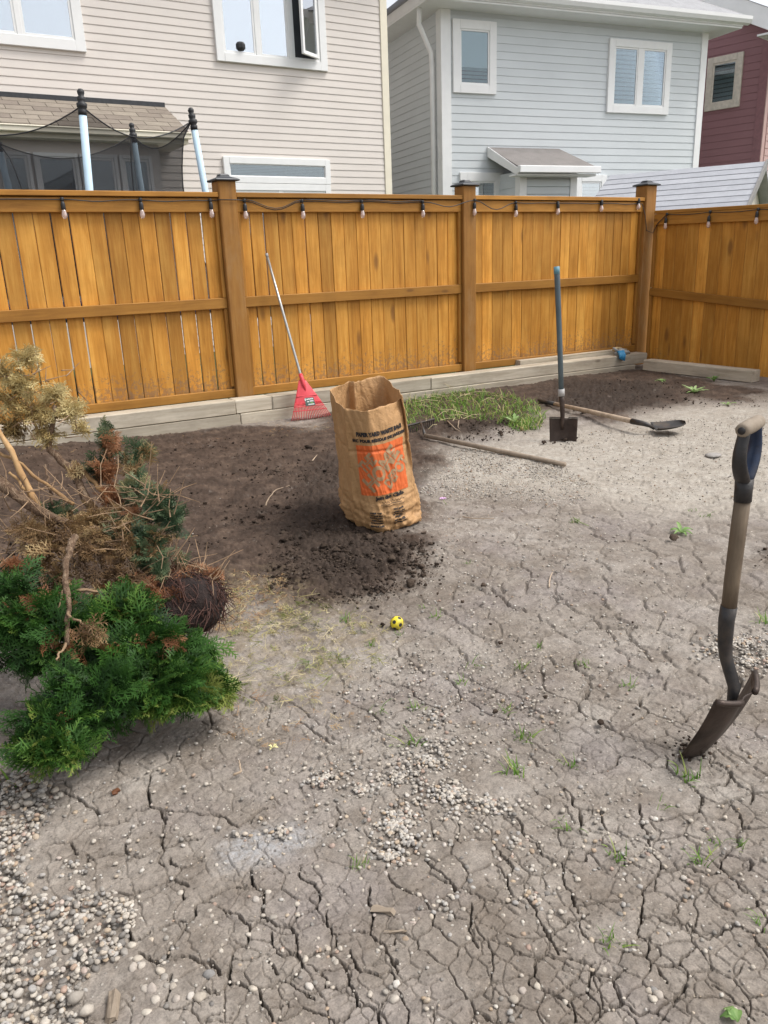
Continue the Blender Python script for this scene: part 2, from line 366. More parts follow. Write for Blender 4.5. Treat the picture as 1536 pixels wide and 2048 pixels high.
_cr(2.8, 400, 1750, 3.072, [(1090, 825), (1110, 770), (1150, 735), (1215, 700)], [(435, 820), (500, 790), (560, 750)], [(470, 885), (560, 850), (650, 800), (740, 840)], [(1215, 665), (1300, 620), (1370, 605)], [(1225, 700), (1270, 800), (1300, 900)],
    [(750, 590), (760, 640), (765, 685)], [(740, 585), (820, 570), (885, 550)], [(670, 540), (720, 560), (750, 590)], [(0, 520), (60, 520), (110, 585), (165, 560)], [(0, 690), (90, 710), (160, 655)], [(100, 820), (30, 860), (0, 900)], [(430, 330), (440, 400), (465, 440), (460, 470), (415, 500), (440, 560), (480, 600)],
    [(465, 465), (520, 480), (580, 460)], [(405, 490), (300, 510), (215, 520)], [(925, 470), (940, 530)], [(300, 400), (430, 390)])
_cr(4.2, 1000, 1500, 2.866, [(240, 1180), (380, 1190), (440, 1210), (490, 1235), (530, 1245), (530, 1290), (510, 1360), (500, 1410), (430, 1420), (400, 1460)], [(530, 1280), (640, 1310), (720, 1265)], [(640, 1310), (670, 1400), (695, 1470), (600, 1510), (550, 1570)],
    [(695, 1470), (790, 1530), (900, 1500), (910, 1470), (980, 1430), (1080, 1370)], [(845, 1200), (900, 1250), (910, 1300), (950, 1345)], [(900, 1250), (1040, 1245), (1060, 1210), (1110, 1150)], [(810, 950), (775, 1040), (830, 1110), (850, 1160), (840, 1200)], [(1360, 790), (1460, 840), (1480, 900), (1530, 960), (1510, 1050)],
    [(270, 1050), (310, 1110), (320, 1160)], [(400, 1460), (320, 1410), (200, 1370), (165, 1340), (185, 1270), (210, 1195), (240, 1180)])
_cr(3.0, 1000, 1500, 2.866, [(0, 380), (90, 385), (120, 440), (150, 500), (210, 545), (250, 610), (290, 635), (340, 640), (500, 635), (515, 575), (530, 550), (600, 545)], [(450, 340), (455, 400), (450, 450), (485, 490)], [(450, 340), (580, 350), (590, 410), (620, 450), (670, 470)], [(360, 220), (410, 265), (415, 320), (450, 340)],
    [(700, 30), (660, 80), (600, 125), (560, 130)], [(690, 30), (780, 40), (870, 100), (950, 105), (960, 30)], [(1150, 25), (1240, 75), (1310, 120), (1320, 155), (1400, 200), (1470, 240), (1420, 300)], [(1310, 150), (1285, 200), (1150, 210)], [(1470, 240), (1536, 235)],
    [(960, 110), (1080, 190), (1150, 260), (1160, 280), (1140, 345), (1000, 370), (940, 400), (880, 400)], [(1160, 265), (1250, 300), (1380, 265)], [(800, 310), (820, 390), (825, 450), (850, 500), (870, 530), (870, 590), (910, 650), (905, 690), (870, 760), (820, 800), (810, 870), (810, 950)],
    [(905, 690), (980, 685), (1060, 660), (1090, 670), (1200, 720), (1270, 710)], [(1265, 650), (1290, 700), (1350, 745), (1360, 790)], [(870, 520), (960, 500), (1020, 480), (1060, 465), (1140, 495)], [(360, 650), (370, 740), (420, 840), (440, 900), (445, 940)], [(440, 900), (560, 880), (640, 860), (690, 860)],
    [(0, 600), (60, 640), (85, 690), (45, 735), (60, 800)], [(140, 850), (200, 930), (240, 990), (270, 1070)], [(270, 1050), (370, 1010), (385, 970), (450, 970), (500, 940)], [(45, 1040), (130, 1080), (270, 1065)], [(450, 980), (490, 1060), (560, 1110), (620, 1130)],
    [(810, 955), (900, 970), (980, 1010), (1060, 1000), (1150, 1070), (1190, 1080), (1260, 1050), (1330, 1000), (1450, 1050), (1510, 1050)], [(1450, 1050), (1470, 1110), (1530, 1180)], [(845, 1190), (780, 1200), (680, 1160)], [(1050, 1250), (1080, 1300)], [(500, 1410), (600, 1500)], [(900, 1500), (960, 1560)], [(400, 1460), (430, 1560)],
    [(1220, 1350), (1300, 1410), (1400, 1480), (1450, 1550)], [(1400, 430), (1370, 480), (1360, 540), (1310, 600), (1260, 640)], [(1320, 300), (1380, 360), (1400, 430), (1536, 435)], [(1310, 600), (1450, 630), (1440, 680)])
_cr(2.8, 500, 1400, 2.954, [(300, 120), (360, 160), (380, 190), (450, 225), (490, 260)], [(0, 720), (40, 660), (100, 640)], [(510, 640), (545, 670), (510, 740), (440, 800)], [(820, 1040), (880, 1100), (950, 1150)], [(1050, 950), (1150, 1050), (1230, 1140)], [(300, 970), (300, 1060), (400, 1090)], [(1310, 1220), (1300, 1330), (1330, 1470)], [(690, 1100), (710, 1160), (720, 1290)])
_cr(3.0, 850, 850, 2.793, [(900, 1140), (1000, 1130), (1120, 1140), (1160, 1200), (1230, 1260), (1260, 1310)], [(1230, 1385), (1330, 1410), (1420, 1395), (1530, 1390)], [(1330, 1410), (1330, 1470)], [(370, 925), (440, 980), (500, 1030)], [(510, 1210), (520, 1180), (560, 1165)], [(720, 950), (760, 980), (840, 995)], [(1110, 1170), (1160, 1130), (1300, 1130)], [(1420, 740), (1420, 780), (1440, 830)], [(880, 1530), (900, 1480), (960, 1450)])

def build_ground():
    az_d = np.arange(HEAD-math.radians(38), HEAD+math.radians(38), .0014)
    az_c = np.arange(az_d[-1]+.05, az_d[0]+2*math.pi-.02, .1)
    az = np.concatenate([az_d, az_c])
    rr = [0.02, .3, .5, .7, .82]; r = .88
    while r < 2.2: rr.append(r); r *= 1.0018
    while r < 4.2: rr.append(r); r *= 1.003
    while r < 10: rr.append(r); r *= 1.006
    while r < 130: rr.append(r); r *= 1.12
    rr = np.array(rr); nr, na = len(rr), len(az)
    A, Rr = np.meshgrid(az, rr)
    X = (Rr*np.sin(A)).ravel(); Y = (Rr*np.cos(A)).ravel(); RR = Rr.ravel()
    step = np.maximum(RR*np.where(RR < 2.2, .0017, .0026), .0012)
    near = RR < 11
    soil = np.zeros_like(X); lit = soil.copy(); pale = soil.copy(); dust = soil.copy(); fg = soil.copy()
    xn, yn = X[near], Y[near]
    soil[near] = softmask(SOIL, xn, yn, .13, .20, 1, 12)*sstep(-.55, .1, fbm(xn*14, yn*14, 19, 4, .65)+.9*softmask(SOIL, xn, yn, .10, .2, 1)-.35); lit[near] = softmask(LITTER, xn, yn, .08, .12, 2)
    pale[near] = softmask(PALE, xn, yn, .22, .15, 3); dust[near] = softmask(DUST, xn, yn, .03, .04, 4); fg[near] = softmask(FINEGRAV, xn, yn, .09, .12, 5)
    beyond = (Y > 6.75) | (X > 7.75) & (Y > -3)
    lawn = beyond*1.0
    Z = hbase(X, Y)
    # topsoil: loose, lumpy
    lum = np.zeros_like(X)
    a = fbm(xn*5, yn*5, 21, 4, .55); b = np.abs(fbm(xn*16, yn*16, 31, 4, .6)); c = fbm(xn*45, yn*45, 37, 3, .6)
    lum[near] = .020*a + .030*b + .009*c + .004*fbm(xn*95, yn*95, 39, 2)
    rows = np.zeros_like(X); rows[near] = .010*fbm(xn*2.0+yn*.8, yn*9, 51, 3)   # rake marks
    dug = softmask([wpoly([(560, 1090), (620, 930), (690, 900), (690, 1050), (800, 1085), (845, 1110), (830, 1160), (720, 1195), (610, 1170)]), wpoly([(880, 850), (1060, 835), (1080, 850), (1000, 868), (900, 875)]), wpoly([(1120, 760), (1340, 770), (1330, 815), (1180, 830), (1090, 800)])], xn, yn, .2, .16, 8, 12)
    D = np.zeros_like(X); D[near] = dug
    Z += soil*(lum*(.7+.6*D)+rows+.006)
    # clay: fine relief
    cl = np.zeros_like(X); cl[near] = .0034*fbm(xn*9, yn*9, 61, 4, .6) + .0022*fbm(xn*60, yn*60, 62, 2) + .007*fbm(xn*2.4, yn*2.4, 63, 3)
    Z += (1-soil)*cl
    # fine gravel and litter roughness
    gr = np.zeros_like(X); gr[near] = .006*np.abs(fbm(xn*40, yn*40, 71, 3, .7)); Z += (fg+.6*lit)*gr
    # drying cracks
    wx = X.copy(); wy = Y.copy()
    cm = RR < 6
    wx[cm] += .011*fbm(X[cm]*26, Y[cm]*26, 81, 4, .65); wy[cm] += .011*fbm(X[cm]*26, Y[cm]*26, 83, 4, .65)
    clay = np.clip(1-soil*1.6-fg*.6-lit*.6, 0, 1)
    depth = np.zeros_like(X)
    idx = np.where((RR < 4.5) & (np.abs(A.ravel()-HEAD) < .68))[0]
    ix, iy, ist = wx[idx], wy[idx], step[idx]; dd = np.full(len(idx), 9.0)
    wmod = .55+.9*vnoise(X[idx]*9, Y[idx]*9, 91)
    for w, pts in CR_PX:
        P = [gp(px_, py_)[:2] for px_, py_ in pts]; w = w/1000.0*.48
        tot = len(P)-1
        for k in range(tot):
            (x1, y1), (x2, y2) = P[k], P[k+1]
            sel = np.where((ix > min(x1, x2)-.03) & (ix < max(x1, x2)+.03) & (iy > min(y1, y2)-.03) & (iy < max(y1, y2)+.03))[0]
            if not len(sel): continue
            ex, ey = x2-x1, y2-y1; L2 = ex*ex+ey*ey+1e-9
            t = np.clip(((ix[sel]-x1)*ex+(iy[sel]-y1)*ey)/L2, 0, 1)
            d = np.hypot(ix[sel]-x1-t*ex, iy[sel]-y1-t*ey)
            we = w*wmod[sel]; weff = np.maximum(we, ist[sel]*.8)
            v = np.clip(1-d/weff, 0, 1)**.3*np.minimum(1, (we/weff)*1.3)*(.042+w*9)
            depth[idx[sel]] = np.maximum(depth[idx[sel]], v)
    # secondary net of finer cracks
    for cell, w, dpt, seed, thr in ((.140, .0018, .032, 101, .18), (.072, .0010, .016, 111, .32), (.034, .0008, .008, 121, .42)):
        sub = np.where((RR < (7 if cell > .1 else 4.5)) & (np.abs(A.ravel()-HEAD) < .68))[0]
        ux = X[sub]+cell*.16*fbm(X[sub]/cell*1.7, Y[sub]/cell*1.7, seed+2, 3, .6); uy = Y[sub]+cell*.16*fbm(X[sub]/cell*1.7, Y[sub]/cell*1.7, seed+4, 3, .6)
        e, cid = worley_edge(ux/cell, uy/cell, seed); e = e*cell
        keep = sstep(thr-.06, thr+.10, vnoise(X[sub]/cell*.62, Y[sub]/cell*.62, seed+7))
        rightish = .62+.38*sstep(.1, .9, (X[sub]*_rh[0]+Y[sub]*_rh[1])/RR[sub]*2+.55)
        we = w*(.6+.8*vnoise(X[sub]*12, Y[sub]*12, seed+8)); weff = np.maximum(we, step[sub]*.75)
        v = np.clip(1-e/weff, 0, 1)**.35*np.minimum(1, (we/weff)*1.3)*dpt*keep*rightish
        if cell > .1: v = v*sstep(1.75, 2.1, RR[sub])
        depth[sub] = np.maximum(depth[sub], v)
        if cell > .1:    # plates dish very slightly
            Z[sub] += (1-soil[sub])*clay[sub]*(.004*(cid-.5)) *sstep(0, .02, e)
    Z -= depth*clay*np.where(near, 1, 0)
    # hollow under the root ball
    c0 = gp(330, 1235); Z -= .05*np.exp(-((X-c0[0])**2+(Y-c0[1])**2)/.025)
    V = np.stack([X, Y, Z], 1)
    i, j = np.meshgrid(np.arange(nr-1), np.arange(na), indexing='ij'); j2 = (j+1) % na
    Fq = np.stack([i*na+j, i*na+j2, (i+1)*na+j2, (i+1)*na+j], -1).reshape(-1, 4)[:, ::-1]
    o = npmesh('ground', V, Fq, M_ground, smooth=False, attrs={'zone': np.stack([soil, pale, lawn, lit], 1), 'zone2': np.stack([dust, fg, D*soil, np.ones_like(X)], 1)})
    tag(o, kind='structure'); return o

def ground_mat():
    q = N('clay_and_topsoil'); v = q.coords('Object')
    a1 = q.n('ShaderNodeAttribute', attribute_name='zone'); a2 = q.n('ShaderNodeAttribute', attribute_name='zone2')
    s1 = q.n('ShaderNodeSeparateColor'); q.l(a1.outputs['Color'], s1.inputs[0]); s2 = q.n('ShaderNodeSeparateColor'); q.l(a2.outputs['Color'], s2.inputs[0])
    soil, pale, lawn, lit = s1.outputs[0], s1.outputs[1], s1.outputs[2], a1.outputs['Alpha']
    dust, fg, dug = s2.outputs[0], s2.outputs[1], s2.outputs[2]
    big = q.noise(v, 1.5, 6, .62, .4); mid = q.noise(v, 7, 6, .65); fine = q.noise(v, 55, 5, .7); vf = q.noise(v, 240, 3, .7)
    clay = q.ramp(big, [(.30, (.195, .165, .137)), (.5, (.265, .232, .199)), (.70, (.330, .298, .264))])
    clay = q.mix(q.ramp(mid, [(.42, 0), (.66, .7)]), clay, (.140, .112, .088))
    clay = q.mix(q.ramp(q.noise(v, 2.6, 4, .6), [(.5, 0), (.72, .5)]), clay, (.235, .205, .200))
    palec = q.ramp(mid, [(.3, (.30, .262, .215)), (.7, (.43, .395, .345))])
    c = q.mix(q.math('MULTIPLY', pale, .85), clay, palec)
    soilc = q.ramp(mid, [(.30, (.036, .024, .017)), (.5, (.066, .044, .032)), (.70, (.115, .079, .057))])
    soild = q.ramp(fine, [(.3, (.022, .015, .011)), (.7, (.056, .039, .029))])
    soilc = q.mix(dug, soilc, soild)
    c = q.mix(soil, c, soilc)
    c = q.mix(q.math('MULTIPLY', lit, q.ramp(q.noise(v, 11, 5, .7), [(.42, 0), (.62, .5)])), c, q.ramp(fine, [(.3, (.13, .095, .06)), (.55, (.24, .185, .11)), (.7, (.30, .26, .14))]))
    c = q.mix(q.math('MULTIPLY', dust, q.ramp(fine, [(.35, .1), (.6, .75)])), c, (.33, .33, .335))
    c = q.mix(lawn, c, q.ramp(fine, [(.35, (.03, .045, .015)), (.65, (.08, .11, .035))]))
    # grit: tiny stones and crumbs pressed into the surface
    vd = q.n('ShaderNodeTexVoronoi'); vd.inputs['Scale'].default_value = 95; q.l(v, vd.inputs['Vector'])
    gm = q.math('MULTIPLY', q.ramp(vd.outputs['Distance'], [(.20, 1), (.34, 0)]), q.ramp(q.n('ShaderNodeSeparateColor').outputs[0], [(0, 0), (1, 1)]) if False else 1.0)
    sc = q.n('ShaderNodeSeparateColor'); q.l(vd.outputs['Color'], sc.inputs[0])
    thr = q.math('ADD', q.math('MULTIPLY', fg, .65), .10); thr = q.math('ADD', thr, q.math('MULTIPLY', pale, .10))
    pick = q.math('LESS_THAN', sc.outputs[0], thr); gm = q.math('MULTIPLY', gm, pick)
    gm = q.math('MULTIPLY', gm, q.math('SUBTRACT', 1.0, q.math('MULTIPLY', soil, .8)))
    gc = q.ramp(sc.outputs[1], [(0, (.30, .25, .19)), (.5, (.46, .42, .36)), (1, (.60, .57, .52))])
    c = q.mix(q.math('MULTIPLY', gm, .75), c, gc)
    dk = q.math('LESS_THAN', sc.outputs[2], .05); c = q.mix(q.math('MULTIPLY', q.math('MULTIPLY', dk, q.ramp(vd.outputs['Distance'], [(.25, 1), (.4, 0)])), .6), c, (.05, .037, .028))
    c = q.mix(1.0, c, q.ramp(q.math('ADD', q.math('MULTIPLY', vf, .5), q.math('MULTIPLY', q.noise(v, 95, 4, .8), .5)), [(.36, .64), (.5, .99), (.64, 1.22)]), 'MULTIPLY')
    c = q.mix(1.0, c, q.ramp(q.noise(v, 26, 6, .72), [(.34, .80), (.62, 1.12)]), 'MULTIPLY')
    h = q.math('ADD', q.math('MULTIPLY', fine, .6), q.math('MULTIPLY', vf, .3)); h = q.math('ADD', h, q.math('MULTIPLY', gm, .5))
    b = q.bump(h, .55, .007)
    return q.done(q.bsdf(c, q.math('SUBTRACT', .92, q.math('MULTIPLY', q.ramp(big, [(.4, 0), (.7, 1)]), .12)), 0, b, .25))
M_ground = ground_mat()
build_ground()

# ------------------------------------------------------------------ houses
class Wall:
    """local frame of one facade: x along the wall, y into the house, z up"""
    def __init__(s, P, rz): s.P = np.array([P[0], P[1], 0.0]); s.rz = rz; s.R = rotz3(rz)
    def loc(s, px, py, y=0.0):
        n = s.R @ np.array([0, 1.0, 0]); q = onplane(px, py, s.P+n*y, n); l = s.R.T @ (q-s.P); return l[0], l[2]
    def w(s, x, y, z): return s.P + s.R @ np.array([x, y, z])

def siding(parent, x0, x1, z0, z1, pitch, mat, y=0.0, axis='x', clip=None, name='siding_board'):
    """lap boards, one object per course; axis 'y' runs them along the local y axis on a wall facing -x"""
    k = int((z1-z0)/pitch); shared = None
    for i in range(k):
        a, b = x0, x1
        if clip: a, b = clip(z0+i*pitch, x0, x1)
        if b-a < .05: continue
        if shared is None or clip:
            prof = [(0.001, pitch+.002), (-.004, pitch*.93), (-.011, .010), (-.011, 0), (0.001, 0)]
            vs = [(a, p, q_) if axis == 'x' else (p, a, q_) for p, q_ in prof]+[(b, p, q_) if axis == 'x' else (p, b, q_) for p, q_ in prof]; n = len(prof)
            mb = MB().add(vs, [(j, (j+1) % n, n+(j+1) % n, n+j) for j in range(n)]+[tuple(range(n)), tuple(range(n, 2*n))[::-1]])
            shared = mb.mesh(name); shared.materials.append(mat)
        o = bpy.data.objects.new(name, shared); o.location = (0, y, z0+i*pitch) if axis == 'x' else (y, 0, z0+i*pitch); link(o, parent)

def window(parent, x0, x1, z0, z1, y=0.0, trim=.11, lights=(1,), trimmat=None, glass=None, blind=None, blindmat=None, blindspan=(0, 1), mull=.07, fw=.032, axis='x', name='window'):
    """trim, sash bars, panes, dark room behind; all proud of the siding"""
    tm = trimmat or M_white; gl = glass or M_glass
    def T(x, yy, z): return (x, y+yy, z) if axis == 'x' else (y+yy, x, z)
    def sp(mb, a, b): return mb.span(T(*a), T(*b))
    mb = MB(); f, bk = -.055, -.004
    sp(mb, (x0, f, z0), (x0+trim, bk, z1)); sp(mb, (x1-trim, f, z0), (x1, bk, z1))
    sp(mb, (x0+trim, f-.002, z1-trim), (x1-trim, bk, z1)); sp(mb, (x0+trim, f-.002, z0), (x1-trim, bk, z0+trim))
    win = mb.obj(name, tm, parent, bevel=.004)
    a, b, c, d = x0+trim, x1-trim, z0+trim, z1-trim
    sp(MB(), (a, -.012, c), (b, -.006, d)).obj('dark_interior', M_room, win)
    tot = sum(lights); xx = a; fr = MB()
    for i, L in enumerate(lights):
        wd = (b-a)*L/tot; l, r = xx+(mull/2 if i else 0), xx+wd-(mull/2 if i < len(lights)-1 else 0)
        if i < len(lights)-1: sp(fr, (r, f+.006, c), (r+mull, bk-.010, d))
        sp(fr, (l, f+.014, c), (l+fw, -.014, d)); sp(fr, (r-fw, f+.014, c), (r, -.014, d)); sp(fr, (l+fw, f+.012, c), (r-fw, -.014, c+fw)); sp(fr, (l+fw, f+.012, d-fw), (r-fw, -.014, d))
        pane = sp(MB(), (l+fw-.003, -.033, c+fw-.003), (r-fw+.003, -.029, d-fw+.003)).obj('pane', gl, win)
        if blind:
            bl = MB(); z0_, z1_ = c+fw+(d-c-2*fw)*blindspan[0], c+fw+(d-c-2*fw)*blindspan[1]; zz = z0_+.01
            while zz < z1_-.005:
                sp(bl, (l+fw+.008, -.024, zz), (r-fw-.008, -.0165, zz+blind*.72)); zz += blind
            bl.obj('blind', blindmat or M_blind, win)
        xx += wd
    fr.obj('sash', tm, win, bevel=.003)
    return win

# left house -----------------------------------------------------
LY = 12.3
HL = Wall((-4.0, LY), 0.0)
hl = thing('house', 'tan sided two storey house with an open upstairs casement, behind the trampoline', 'house', (-4.0, LY, 0), 0, 'houses behind the fence')
LXE = HL.loc(768, 0)[0]
MB().span((0, .012, 0), (LXE, 8, 6.1)).obj('wall', M_sid_tan, hl)
siding(hl, 0, LXE-.10, .1, 6.08, .1016, M_sid_tan)
MB().span((LXE-.10, -.028, 0), (LXE+.03, .10, 6.08)).obj('corner_board', M_cream, hl, bevel=.004)
rf = MB(); rf.add([(-.4, -.45, 6.12), (LXE+.35, -.45, 6.12), (LXE+.35, 8.4, 6.12), (-.4, 8.4, 6.12), (-.4, 4, 8.2), (LXE+.35, 4, 8.2)], [(0, 1, 2, 3), (0, 4, 5, 1), (2, 5, 4, 3), (0, 3, 4), (1, 5, 2)])
rf.obj('roof', M_shin_brown, hl)
# upstairs windows
x0, _ = HL.loc(427, 60); x1, _ = HL.loc(651, 100); z0 = HL.loc(540, 133)[1]
w1 = window(hl, x0, x1, z0, z0+1.75, lights=(1.0, 1.0, .92), trim=.12)
for o_ in [c_ for c_ in w1.children if c_.name.startswith('pane')][2:]: o_.data.materials[0] = M_room
# open casement leaf hinged at its right side
a_ = HL.loc(577, 60)[0]; b_ = HL.loc(628, 60)[0]; zc = z0+.15; zt = z0+1.6; lw = b_-a_
cas = MB(); ang = math.radians(30); ca, sa = math.cos(ang), math.sin(ang); R_ = np.array([[ca, sa, 0], [-sa, ca, 0], [0, 0, 1.0]])
def leaf(u0, u1, t0, t1, v0, v1): # leaf box in hinge frame, u measured from the hinge leftwards
    vs = []
    for u in (u0, u1):
        for t in (t0, t1):
            for v in (v0, v1): vs.append((b_-u*ca+t*sa, -.06-u*sa-t*ca, v))
    cas.add(vs, [(0, 1, 3, 2), (4, 6, 7, 5), (0, 4, 5, 1), (2, 3, 7, 6), (0, 2, 6, 4), (1, 5, 7, 3)])
lw *= 1.0
leaf(0, .05, 0, .04, zc, zt); leaf(lw-.05, lw, 0, .04, zc, zt); leaf(.05, lw-.05, .001, .039, zc, zc+.05); leaf(.05, lw-.05, .001, .039, zt-.05, zt)
cw = cas.obj('casement_sash', M_white, w1, bevel=.003)
cas = MB(); leaf(.05, lw-.05, .017, .022, zc+.05, zt-.05); cas.obj('pane', M_glass, w1)
# a dark speaker-like lump standing on the sill, inside the first light
lx, lz = HL.loc(480, 100)
MB().lathe([(.045, 0), (.075, .03), (.075, .08), (.05, .11)], 8, o=(lx, -.03, z0+.165)).obj('sill_ornament', M_black, w1).scale = (1, 1, 1)
x1, _ = HL.loc(166, 60); zz = HL.loc(80, 97)[1]
window(hl, x1-2.3, x1, zz, zz+1.75, lights=(1, 1, 1), trim=.13)
# transom over the patio door
x0, _ = HL.loc(446, 340); x1, _ = HL.loc(658, 340); zt = HL.loc(550, 317)[1]; zb = HL.loc(550, 358)[1]
window(hl, x0, x1, zb-.07, zt, lights=(1,), trim=.095, fw=.012, glass=M_glass2, blind=.022, blindmat=M_blindgrey)
window(hl, x0+.01, x1-.01, .35, zb-.075, lights=(1, 1), trim=.10, glass=M_glass2, name='patio_door')
# bay with little shingled roof
by = -.62
xr = HL.loc(322, 340, by)[0]; zr0 = HL.loc(345, 272, by)[1]; zr1 = HL.loc(326, 214)[1]; xrt = HL.loc(328, 214)[0]
bay = MB().span((.2, by, 0), (xr, -.003, zr0-.12)).obj('bay', M_sid_tan, hl)
MB().span((.1, by-.22, zr0-.125), (xrt+.02, -.003, zr0-.045)).obj('soffit', M_cream, hl)
gut = MB(); gut.span((.08, by-.31, zr0-.07), (xrt+.05, by-.222, zr0+.0)); gut.span((.08, by-.325, zr0-.015), (xrt+.05, by-.309, zr0+.004)); gut.obj('gutter', M_cream, hl, bevel=.006)
ra = np.array([0, by-.30, zr0+.012]); rb = np.array([0, -.018, zr1]); nrow = 6; slope = (rb-ra)
MB().add([(.1, ra[1], ra[2]-.012), (xrt+.03, ra[1], ra[2]-.012), (xrt, rb[1], rb[2]-.012), (.1, rb[1], rb[2]-.012), (.1, -.018, ra[2]-.012), (xrt, -.018, ra[2]-.012)], [(0, 1, 2, 3), (0, 4, 5, 1), (1, 5, 2), (0, 3, 4)]).obj('bay_roof', M_shin_brown, hl)
for r_ in range(nrow):
    y0_, y1_ = ra+slope*(r_/nrow), ra+slope*((r_+1.04)/nrow); xx = .1+(r_ % 2)*.17+random.uniform(0, .06)-.2; up = np.array([0, 0, .010])
    while xx < xrt:
        xe = xx+.335; l, r = max(xx, .1), min(xe-.008, xrt+.02-.02*r_/nrow)
        if r-l > .04:
            V8 = [(l, *y0_[1:]), (r, *y0_[1:]), (r, *y1_[1:]), (l, *y1_[1:])]
            mb = MB().add([np.array(p)+up*1.0 for p in V8[:2]]+[np.array(p)+up*.25 for p in V8[2:]]+[np.array(p)-up*.9 for p in V8], [(0, 1, 2, 3), (4, 7, 6, 5), (0, 4, 5, 1), (1, 5, 6, 2), (2, 6, 7, 3), (3, 7, 4, 0)])
            mb.obj('shingle', M_shin_brown, hl)
        xx = xe
MB().span((.1, -.05, zr1-.01), (xrt, -.018, zr1+.05)).obj('flashing', M_blackcap, hl)
# bay windows in a row
zb1 = HL.loc(150, 308, by)[1]
edges = [-160, -70, 10, 66, 100, 158, 180, 238, 250, 303]
for l, r in ((-62, -8), (2, 64), (70, 158), (162, 236), (240, 304)):
    a = HL.loc(l, 345, by)[0]; b = HL.loc(r, 345, by)[0]
    window(hl, a, b, .9, zb1, y=by, trim=.045, lights=(1,), glass=M_glass2, blind=.025, blindmat=M_blindgrey)

# grey house -----------------------------------------------------
GP = onplane(886, 300, (0, 12.4, 0), (0, 1, 0))
GR = math.radians(-8.7)
HG = Wall(GP, GR)
hg = thing('house', 'pale grey sided house with white trim and a small shingled bump-out', 'house', (GP[0], GP[1], 0), GR, 'houses behind the fence')
GX = HG.loc(1403, 200)[0]; GZ = HG.loc(1150, 42)[1]
MB().span((.012, .012, 0), (GX, 7.0, GZ)).obj('wall', M_sid_grey, hg)
siding(hg, .16, GX-.12, .05, GZ, .127, M_sid_grey)
siding(hg, .16, 7.0, .05, GZ, .127, M_sid_grey, axis='y')
cbm = MB(); cbm.span((-.03, -.03, 0), (.16, .012, GZ)); cbm.span((-.03, .012, 0), (.012, .16, GZ)); cbm.obj('corner_board', M_white, hg, bevel=.003)
MB().span((GX-.12, -.03, 0), (GX+.03, .10, GZ)).obj('corner_board', M_white, hg, bevel=.003)
OV = .45
sf = MB(); sf.span((-OV, -OV, GZ), (GX+OV, 7.4, GZ+.03)); sf.obj('soffit', M_white, hg)
MB().span((-OV-.005, -OV-.02, GZ+.032), (GX+OV+.005, 7.41, GZ+.18)).obj('fascia', M_white, hg)
gut = MB(); pr_ = [(-OV-.02, GZ+.05), (-OV-.10, GZ+.07), (-OV-.13, GZ+.13), (-OV-.13, GZ+.19), (-OV-.02, GZ+.19)]
gut.add([(-OV-.1, y, z) for y, z in pr_]+[(GX+OV+.12, y, z) for y, z in pr_], [(j, (j+1) % 5, 5+(j+1) % 5, 5+j) for j in range(5)]+[(0, 1, 2, 3, 4), (9, 8, 7, 6, 5)]); gut.obj('gutter', M_white, hg)
rz_ = GZ+.185; e0, e1 = -OV-.06, GX+OV+.06; mid = 3.4; hgt = rz_+2.3
rf = MB().add([(e0, -OV-.1, rz_), (e1, -OV-.1, rz_), (e1, 7.45, rz_), (e0, 7.45, rz_), (e0+3.6, mid, hgt), (e1-3.6, mid, hgt)], [(0, 1, 5, 4), (1, 2, 5), (2, 3, 4, 5), (3, 0, 4), (0, 3, 2, 1)])
rf.obj('roof', M_shin_grey, hg)
# downspout with an elbow
dsx = -.06
d0 = MB().tube([(dsx-.32, .05, GZ+.03), (dsx-.30, .14, GZ-.22), (dsx-.05, .20, GZ-.62), (dsx-.035, .20, GZ-.85), (dsx-.035, .20, .2)], .045, 8); d0.obj('downspout', M_white, hg, smooth=True)
a, zt = HG.loc(903, 38); b, zb = HG.loc(990, 190); wg = window(hg, a, b, zb, zt, trim=.14, lights=(1,), blind=.06, blindspan=(.0, .30), blindmat=M_blindgrey, glass=glass_mat('bath_glass', .03), fw=.03)
MB().span((a+.175, -.026, zb+.17+(zt-zb-.34)*.30), (b-.175, -.018, zt-.175)).obj('roller_blind', M_white, wg)
a, _ = HG.loc(1214, 150); b, _ = HG.loc(1338, 150); zt = HG.loc(1275, 82)[1]; zb = HG.loc(1270, 228)[1]
window(hg, a, b, zb, zt, trim=.13, lights=(1, 1), blind=.075, blindmat=plain('blue_grey_blind', (.42, .47, .52), .6, var=.1), glass=glass_mat('bedroom_glass', .05), mull=.12, fw=.03)  # blind slats are a mid blue grey
a, zt = HG.loc(918, 345); b, _ = HG.loc(1003, 345); window(hg, a, b, .8, zt, trim=.15, lights=(1,), blind=.06, blindmat=M_blindgrey)
a, zt = HG.loc(1150, 350); b, _ = HG.loc(1211, 350); window(hg, a, b, .8, zt, trim=.12, lights=(1,), blind=.06, blindmat=M_blindgrey)
